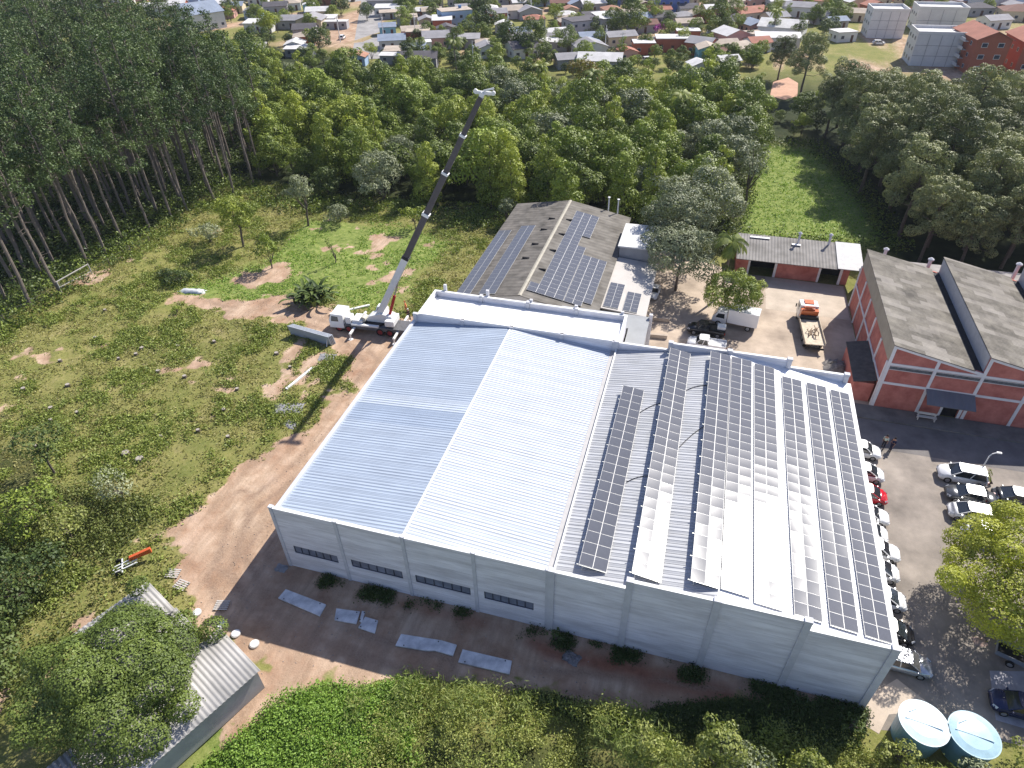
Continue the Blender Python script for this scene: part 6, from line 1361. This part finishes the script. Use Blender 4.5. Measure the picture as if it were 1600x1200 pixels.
HS=[ # px,py,w,d,h,kind,roof,wall,label,kwargs
(246,26,19,7,3.6,'mono','pale','white','long low white house with pale flat-pitched roof above the pines',dict(yaw=10,name='house')),
(300,12,8,7,5.5,'flat','pale','blue','light blue two-storey cube near the top edge above the pines',dict(storeys=2,yaw=12)),
(250,8,9,7,3,'gy','tan','cream','tan gabled house at the top edge behind the long white house',{}),
(160,9,14,9,3,'gx','tan','cream','broad tan-roofed house at the top left edge',{}),
(328,47,15,13,6,'gx','bluegrey','white','large hall with steep blue-grey roof and bright white gable wall at the pine tops',dict(yaw=62,pitch=.5)),
(404,51,11,6,3.2,'mono','pale','white','white-roofed house just right of the pine stand',dict(yaw=10)),
(450,46,12,8,3.2,'gx','grey','grey','wide grey-roofed house left of the paved street',dict(yaw=12)),
(484,48,10,9,3.6,'gy','grey','cream','grey gabled house with pale front left of the street',dict(yaw=14)),
(513,42,6,5,3.0,'mono','pale','white','small white house beside the utility pole',dict(yaw=14)),
(525,46,9,4,2.6,'flat','pale','grey','low flat white-roofed garage by the street',dict(yaw=14,low=True)),
(467,90,9,5,2.6,'mono','pale','grey','isolated shed with white roof among trees below the grey-roofed houses',dict(yaw=12)),
(396,30,7,8,3,'gy','grey','blue','small grey gabled house with bluish wall at upper left',{}),
(432,22,10,8,3,'gx','dark','grey','dark-roofed house at the left of the town',{}),
(484,20,5,5,3,'gy','pale','cyan','tiny house with bright cyan front',dict(nw=1)),
(404,8,9,7,3,'gx','grey','white','white house at the very top left of the town',{}),
(458,6,8,7,3,'gx','bluegrey','white','house with bluish roof at the top edge left of the street',{}),
(508,10,10,7,3,'gx','dark','rust','reddish-walled house at the top edge left of the street',{}),
(558,104,5.5,5,2.8,'gy','orange','blue','small orange-roofed blue house at the foot of the paved street',dict(yaw=12)),
(607,13,19,9,3.2,'gx','grey','grey','long grey-roofed building at the top right of the street',dict(yaw=12)),
(602,26,9,6,3.2,'mono','pale','white','white flat-roofed house right of the street, upper one',dict(yaw=12)),
(624,27,6,6,2.8,'gx','pale','white','small pale-roofed house beside the upper white one',dict(yaw=12)),
(607,56,6,6,3,'gx','bluegrey','cyan','small house with bluish roof and cyan wall right of the street',{}),
(612,30,9,4,2.5,'mono','tan','grey','narrow tan-roofed annex beside the street',{}),
(637,40,8,5,2.8,'mono','tan','grey','tan mono-pitched roof among the packed houses',{}),
(660,30,6,6,3,'gx','pale','rust','white-roofed house with reddish side wall',{}),
(676,30,8,6,3,'gx','tan','grey','tan gable between the white roof and the light blue block',{}),
(716,46,12,8,6.3,'flat','tan','blue','bright light-blue two-storey block with flat roof',dict(storeys=2,yaw=35)),
(740,44,5,5,3,'flat','pale','blue','lower blue annex at the right of the light-blue block',dict(yaw=35,low=True)),
(722,12,13,7,3.2,'gx','pale','grey','pale-roofed low house above the light-blue block',dict(yaw=8)),
(692,52,7,7,4.4,'mono','pale','brick','brown-walled house with pale pitched roof in front of the light-blue block',dict(yaw=20)),
(668,45,6,6,3,'gy','grey','cream','small cream gabled house left of the brown-walled one',{}),
(654,73,8,6,4.6,'flat','tan','brick','brick box house with tan flat roof',dict(low=True,yaw=18)),
(683,76,9,9,3.4,'gx','grey','pink','pinkish house with grey roof right of the brick box',dict(yaw=24)),
(724,76,11,6,3,'mono','grey','grey','long low house with grey sheet roof near the wood',dict(yaw=16)),
(700,60,7,6,3,'gy','dark','grey','dark-roofed house behind the long grey one',{}),
(614,78,9,8,3,'gx','bluegrey','white','white-walled house with blue-grey roof near the street foot',dict(yaw=24)),
(618,94,7,5,2.7,'mono','tan','brick','low brick shed with tan roof near the street foot',dict(yaw=14)),
(646,92,7,6,3,'mono','bluegrey','blue','bluish shed beside the low brick one',dict(yaw=14)),
(664,82,5,5,3,'flat','pale','white','small white house amid the lower blue ones',dict(low=True)),
(655,110,11,8,3.4,'gx','dark','grey','dark-roofed half-ruined house at the edge of the wood',dict(yaw=16)),
(618,101,10,3,2.6,'mono','pale','grey','low wall-like shed with white roof edge at the wood',dict(yaw=8)),
(786,52,6,5,2.8,'gy','pale','white','lone white-roofed hut left of the big dark trees',dict(yaw=14)),
(803,30,8,8,3.2,'gx','tan','white','tan-roofed white house above the lone hut',{}),
(816,16,8,7,3,'gx','pale','grey','pale gabled house at upper middle',{}),
(790,8,8,7,3,'gx','grey','grey','grey gabled house at the top edge, upper middle',{}),
(851,10,9,7,3,'gx','grey','blue','house with blue-grey walls at the top edge right of the trees',{}),
(836,44,8,7,3,'hip','red','white','white house with red hipped roof',dict(yaw=20)),
(882,17,12,7,3,'gx','brown','rust','long brownish-red house near the top middle',dict(yaw=12)),
(893,27,6,5,2.8,'gy','orange','cream','small orange-roofed house in the trees, middle top',{}),
(929,20,10,8,3.4,'gx','pale','grey','grey house with bright white roof, middle top',dict(yaw=30)),
(957,16,7,6,5,'flat','bluegrey','deepblue','deep blue two-storey house at the top',dict(storeys=2,yaw=30)),
(958,29,7,7,3.2,'hip','orange','pink','orange-roofed house in front of the deep blue one',{}),
(917,60,12,9,5.6,'flat','dark','grey','big two-storey house with dark flat roof and yellow columns',dict(storeys=2,yaw=38,low=True)),
(956,48,9,9,4.2,'mono','pale','grey','carport with bright white roof right of the big dark-roofed house',dict(yaw=35)),
(872,68,9,8,3,'gx','pale','grey','pale-roofed shed left of the round green tree',dict(yaw=30)),
(880,81,20,4,2.8,'mono','pale','grey','very long narrow pale roof below the round green tree',dict(yaw=-6,low=True)),
(865,72,12,5,2.8,'gx','grey','grey','long grey roof above the very long pale one',dict(yaw=-4)),
(823,92,9,9,3.2,'gx','dark','white','white-walled house with dark roof at the wood edge',dict(yaw=35)),
(926,92,10,8,3.4,'gy','grey','white','white gabled house with two dark windows near the wood',dict(yaw=28)),
(925,72,8,6,3,'gx','bluegrey','grey','small blue-grey roof above the white gabled house',{}),
(973,72,10,7,3,'gx','grey','cream','grey-roofed cream house right of the carport',dict(yaw=28)),
(935,112,13,9,3,'gx','pale','grey','broad pale roof touching the yellow-brown tree',dict(yaw=5)),
(892,108,8,7,2.8,'gx','grey','grey','grey roof left of the broad pale one at the wood',{}),
(982,97,6,5,2.8,'gy','red','pink','tiny pink house with reddish roof',{}),
(1006,86,7,6,3.4,'flat','pale','brick','brick box with white roof, leftmost of three',dict(low=True,yaw=14)),
(1050,82,11,7,4,'flat','pale','brick','long brick box with white roof, middle of three',dict(low=True,yaw=10)),
(1074,66,8,6,3.4,'flat','pale','brick','brick box with white roof behind the other two',dict(low=True,yaw=10)),
(1087,87,8,8,3.6,'gx','grey','brick','brick house with grey gable beside the cyan wall',dict(yaw=-20)),
(1105,98,6,7,3.8,'gy','tan','cyan','house with bright cyan gable wall',dict(yaw=12,nw=1)),
(1124,98,6,6,3,'gx','brown','rust','brownish house right of the cyan gable',{}),
(1140,112,6,6,3,'gx','pale','cream','small pale-roofed hut below the brownish house',{}),
(1096,118,6,5,2.8,'gy','pale','white','white tent-like hut in the trees at the wood edge',{}),
(1151,74,9,9,3.8,'gy','pale','pink','pink gabled house with pale roof',dict(yaw=35)),
(1163,92,8,8,3,'gx','tan','grey','dark-fronted house with greyish tan gable',dict(yaw=50)),
(1215,64,15,11,4.2,'gx','pale','white','large whitish-roofed hall left of the grove',dict(yaw=-12)),
(1213,78,14,6,3.6,'mono','pale','white','low white flat hall in front of the large whitish one',dict(yaw=4)),
(1178,70,7,6,3.2,'flat','tan','grey','grey box between the pink house and the white halls',dict(low=True)),
(1052,24,12,9,7,'flat','bluegrey','deepblue','tall blue building at the top edge between big trees',dict(storeys=2,yaw=20)),
(1030,40,9,7,2.8,'gx','dark','grey','dark-roofed house left below the tall blue building',{}),
(1072,38,8,7,2.8,'hip','grey','white','grey hipped house below the tall blue building',{}),
(1008,52,10,7,2.8,'gx','brown','grey','brown-roofed house behind the purple blossom',{}),
(1178,34,14,9,3.2,'gx','red','cream','long house with red-brown roof',dict(yaw=40)),
(1246,27,11,8,3.6,'gx','grey','white','white house with grey gable at the top right',dict(yaw=-10)),
(1276,14,8,7,3,'gx','red','cream','red-roofed house at the top edge, left of two',dict(yaw=-20)),
(1300,10,8,7,3.4,'gx','red','rust','deeper red house at the top edge, right of two',{}),
(1218,14,9,7,3,'gx','pale','white','pale house at the top edge near the palm',{}),
(1292,38,9,7,2.8,'gx','grey','grey','grey roof above the grove',{}),
(1310,46,7,6,2.8,'gx','bluegrey','grey','bluish grey roof nearer the grove top',{}),
(1335,34,12,7,3,'hip','tan','cream','tan hipped roof beside the white apartment blocks',dict(yaw=-5)),
(1322,66,7,6,3,'flat','pale','white','small white box above the grove',dict(low=True)),
(1545,16,17,10,6,'flat','pale','white','white two-storey building at the top right corner',dict(storeys=2,yaw=2)),
(1592,34,12,10,3.4,'hip','brown','cream','brown hipped roof at the right border',dict(yaw=0)),
(1532,26,9,8,3,'hip','dark','grey','dark hipped roof below the white corner building',dict(yaw=10)),
(1575,12,14,7,5,'flat','pale','blue','pale bluish building at the extreme top right',dict(yaw=0,low=True)),
(1560,46,9,7,3,'gx','grey','white','small grey roof right of the apartment blocks',{}),
]
for (px,py,w,d,h,kd,rc,wc,lab,kw) in HS: house(px,py,w,d,h,kd,rc,wc,lab,**kw)
# apartment blocks
def apartments(pos,w,d,h,yaw,wall,label,roofk='pale',gable=False,grid=True):
    q=Vector((*pos,0)); t=empty('apartment_building',(q.x,q.y,0),math.radians(yaw),label,'apartment block'); hw=w/2
    mb=MB()
    if gable: mb.prism([(-hw,0),(hw,0),(hw,h),(0,h+hw*.42),(-hw,h)],'y',0,d)
    else: mb.box(-hw,hw,0,d,0,h)
    mb.build('wall',wmat(wall),t)
    rb=MB()
    if gable: rb.prism([(-hw-.5,h-.15),(0,h+hw*.42+.06),(hw+.5,h-.15),(hw+.5,h+.02),(0,h+hw*.42+.25),(-hw-.5,h+.02)],'y',-.5,d+.5)
    else:
        rb.box(-hw,hw,0,d,h+.003,h+.12)
    rb.build('roof',rmat(roofk),t)
    if not gable:
        for a in ((-hw-.05,hw+.05,-.05,.25),(-hw-.05,hw+.05,d-.25,d+.05),(-hw-.05,-hw+.25,.252,d-.252),(hw-.25,hw+.05,.252,d-.252)):
            p=MB(); p.box(*a,h+.122,h+.9); p.build('parapet',wmat('white'),t)
    st=int(h/2.7)
    for s in range(1,st):
        if grid: m=MB(); m.box(-hw,hw,-.05,-.003,s*h/st-.06,s*h/st+.06); m.build('floor_band',wmat('grey'),t)
    if grid:
        for i in range(1,4): m=MB(); m.box(-hw+w*i/4-.06,-hw+w*i/4+.06,-.09,-.052,.1,h); m.build('pilaster_strip',wmat('grey'),t)
    for s in range(st):
        z=s*h/st+1
        if not grid or gable:
            for x in (-hw*.5,hw*.45):
                m=MB(); m.box(x-.8,x+.8,-.08,-.003,z,z+1.2); f=m.build('window',M_trim,t); p=MB(); p.box(x-.7,x+.7,-.1,-.082,z+.1,z+1.1); p.build('pane',M_glass,f)
        for y in (d*.2,d*.5,d*.8):
            m=MB(); m.box(-hw-.06,-hw-.003,y-.6,y+.6,z,z+1.1); f=m.build('window',M_wframe,t); p=MB(); p.box(-hw-.08,-hw-.062,y-.5,y+.5,z+.1,z+1.0); p.build('pane',M_glass,f)
    return t
ap=apartments
ap((53,280.5),11.5,11,8.2,3,'white','white apartment block with gridded front, left of three')
ap((72.5,295.5),16,11,7,1,'white','white apartment block with gridded front, farthest of three')
ap((61,241),13,10.5,8.4,2,'white','plain whitish apartment block nearest the grove')
b_=ap((72.6,233.5),9,17,9,8,'brick','red brick apartment block with gabled roof and balconies',roofk='red',gable=True,grid=False)
ap((86,238),9,14,8,4,'brick','second red brick gabled block at the right border',roofk='red',gable=True,grid=False)
for s in range(4):
    m=MB(); m.box(-5.7,-4.51,5,9,s*2.2+.9,s*2.2+1.0); m.box(-5.7,-5.6,5,9,s*2.2+1.0,s*2.2+1.8); m.build('balcony',wmat('white'),b_)
# the rest of the town, seen small between its trees
occ=[(h[0],h[1]) for h in HS]+[(1390,60),(1468,55),(1455,90),(1540,110),(1580,80)]
hr=np.random.RandomState(21); cnt=0
ux,uy=Vector((math.cos(math.radians(26)),math.sin(math.radians(26)))),Vector((-math.sin(math.radians(26)),math.cos(math.radians(26))))
RT=['grey','pale','tan','dark','grey','bluegrey','tan','red']; WT=['white','cream','grey','brick','white','pink']
treep=[]
for i in range(-34,22):
    for j in range(-2,17):
        p=Vector((-60,230))+ux*(i*12.5+hr.uniform(-2,2))+uy*(j*13+hr.uniform(-2,2)); a=PJ((p.x,p.y,0))
        if not(-20<a[0]<1620 and -12<a[1]<112): continue
        if a[0]<380 and a[1]>34: continue
        lim=112 if a[0]<1200 else (60 if a[0]<1340 else 30)
        if a[1]>lim or (a[0]>1335 and a[1]>30): continue
        st=abs((p-Vector((-147,280))).dot(Vector((sn.x,sn.y))))<11 and a[0]<640
        if st: continue
        if 1190<a[0]<1260 and 110<a[1]<165: continue
        dd=min(math.hypot((a[0]-o[0])*.8,(a[1]-o[1])*1.7) for o in occ)
        if dd<17 or hr.rand()<.28 or a[1]>96: treep.append((p.x,p.y,a)); continue
        rc=RT[hr.randint(8)]; wc=WT[hr.randint(6)]; kd=['gx','gy','gx','hip'][hr.randint(4)]; cnt+=1
        col={'grey':'grey','pale':'whitish','tan':'tan','dark':'dark grey','bluegrey':'blue-grey','red':'red tiled'}[rc]; shp={'gx':'gabled','gy':'end-gabled','hip':'hipped'}[kd]
        zone='far left' if a[0]<540 else 'middle' if a[0]<950 else 'right'
        house(0,0,hr.uniform(6.5,9.5),hr.uniform(6,8),3,kd,rc,wc,'small house with %s %s roof, %s walls, %s part of town'%(col,shp,wc,zone),yaw=26+hr.choice([0,90,0])+hr.uniform(-6,6),group='%s %s houses with %s walls, %s of the town'%(col,shp,wc,zone),pos=(p.x,p.y))
# town trees
tt=[t for t in treep]
for k in range(520):
    a=(hr.uniform(0,1600),hr.uniform(0,100)); p=G(*a)
    if a[0]<380 and a[1]>40: continue
    if a[0]>1330 and a[1]>18: continue
    if abs((Vector((p.x,p.y))-Vector((-147,280))).dot(Vector((sn.x,sn.y))))<9 and a[0]<640: continue
    if min(math.hypot((a[0]-o[0])*.8,(a[1]-8-o[1])*1.7) for o in occ)<15: continue
    tt.append((p.x,p.y,a))
LT=['rounded mid-green','broad green','low bright green','yellow-green','greyish','narrow','dark','lumpy']
n=0
for x,y,a in tt:
    if n>=282: break
    if (1190<a[0]<1260 and 105<a[1]<165): continue
    j=[0,6,1,3,6,7,2,5][hr.randint(8)]; z='left' if a[0]<540 else 'middle' if a[0]<950 else 'right'; n+=1
    place(wood[j],USED,(x,y,0),hr.uniform(0,6.28),hr.uniform(.45,.85),'%s tree among the houses in the %s of the town'%(LT[j],z),'tree','%s trees in the %s of the town'%(LT[j],z),nm='garden_tree')
for k,(a,b,s,pr,lab) in enumerate(((985,58,1.25,1,'very big dark tree in the town left of the tall blue building'),(1115,48,1.2,5,'tall light-trunked tree right of the tall blue building'),(900,52,.75,3,'round bright green tree before the long pale roofs'),(500,82,1.2,6,'big dark tree just left of the foot of the street'),(425,62,1.1,3,'feathery green tree left of the dark one by the street'),(760,55,1.5,6,'large dark tree mass left of the lone white hut'),(755,25,1.3,6,'dark tree right of the light-blue block'),(795,78,1.3,6,'large dark tree below the lone white hut'),(830,85,1.1,1,'dense tree at the left of the dark-roofed white-walled house'),(1010,8,1.4,1,'big tree at the top edge left of the tall blue building'),(540,10,1.3,0,'tree mass at the top left side of the street'),(535,25,1.2,6,'dark trees lining the left side of the street'),(575,32,1.0,6,'dark tree right of the street, upper'),(640,98,.9,6,'tree beside the orange-roofed house at the street foot'),(1410,8,.9,3,'yellow-green tree behind the white apartment blocks'))):
    place(wood[pr],USED,G(a,b),k,s,lab,'tree',nm='garden_tree')
pt=make_tree('b',560,4.5,2.6,mat('magenta_blossom',(.45,.05,.35),.7,var=.2),n=9,size=.35,name='flowering_tree'); pt.location=G(1028,58); tag(pt,'small tree covered in magenta blossom in the town','tree')
def pole(px,py,h,label,lamp=False):
    t=empty('utility_pole',G(px,py),math.radians(26),label,'utility pole'); mb=MB(); mb.tube((0,0,0),(0,0,h),.16,.10,8); mb.build('pole',M_trim,t)
    mb=MB(); mb.box(-.9,.9,-.06,.06,h-.7,h-.58); mb.build('crossarm',M_pbark,t)
    mb=MB(); mb.tube((.25,0,h-1.9),(.25,0,h-1.2),.2,n=8); mb.build('transformer',M_trim,t)
for px,py,lab in ((532,66,'pale utility pole at the left of the paved street'),(600,62,'utility pole on the right side of the street'),(650,62,'utility pole among the packed houses'),(945,84,'utility pole beside the white gabled house'),(970,96,'utility pole left of the tiny pink house'),(740,112,'utility pole at the wood edge'),(794,60,'utility pole near the lone white hut'),(830,26,'utility pole in the upper middle of the town')): pole(px,py,8.5,lab)
for (px,py,pm,r_,lab) in ((535,61,PW,100,'white car parked on the left side of the paved street'),(645,95,PW,20,'white car parked before the dark half-ruined house'),(552,2,PG,110,'dark car on the street at the top edge'),(1012,96,PW,30,'white car by the brick boxes'),(1372,70,PW,5,'white car in front of the left apartment block')):
    car(tuple(G(px,py)),math.radians(r_),pm,lab,**hatch)
# low hedge behind the brick shed and the yard
hp=np.random.RandomState(5); pts_=np.stack([hp.uniform(4,24,1500),hp.normal(103.6,.5,1500),np.zeros(1500)],1)
tufts('hedge',pts_,.35,L_dark,hp,blades=7,spread=.35,hh=1.6,label='dark trimmed hedge running behind the long brick shed',cat='hedge')

# ------------------------------------------------------------------ thin haze
hz=MB(); hz.box(-1700,1700,-600,2700,-1.5,60); hm=bpy.data.materials.new('haze'); hm.use_nodes=True; hn=hm.node_tree.nodes; hn.remove(hn['Principled BSDF'])
pv=hn.new('ShaderNodeVolumePrincipled'); pv.inputs['Color'].default_value=(.80,.88,1,1); pv.inputs['Density'].default_value=.00009; pv.inputs['Anisotropy'].default_value=.2
hm.node_tree.links.new(pv.outputs[0],hn['Material Output'].inputs['Volume']); tag(hz.build('haze',hm),'thin pale haze hanging in the air over the town','haze',kind='stuff')
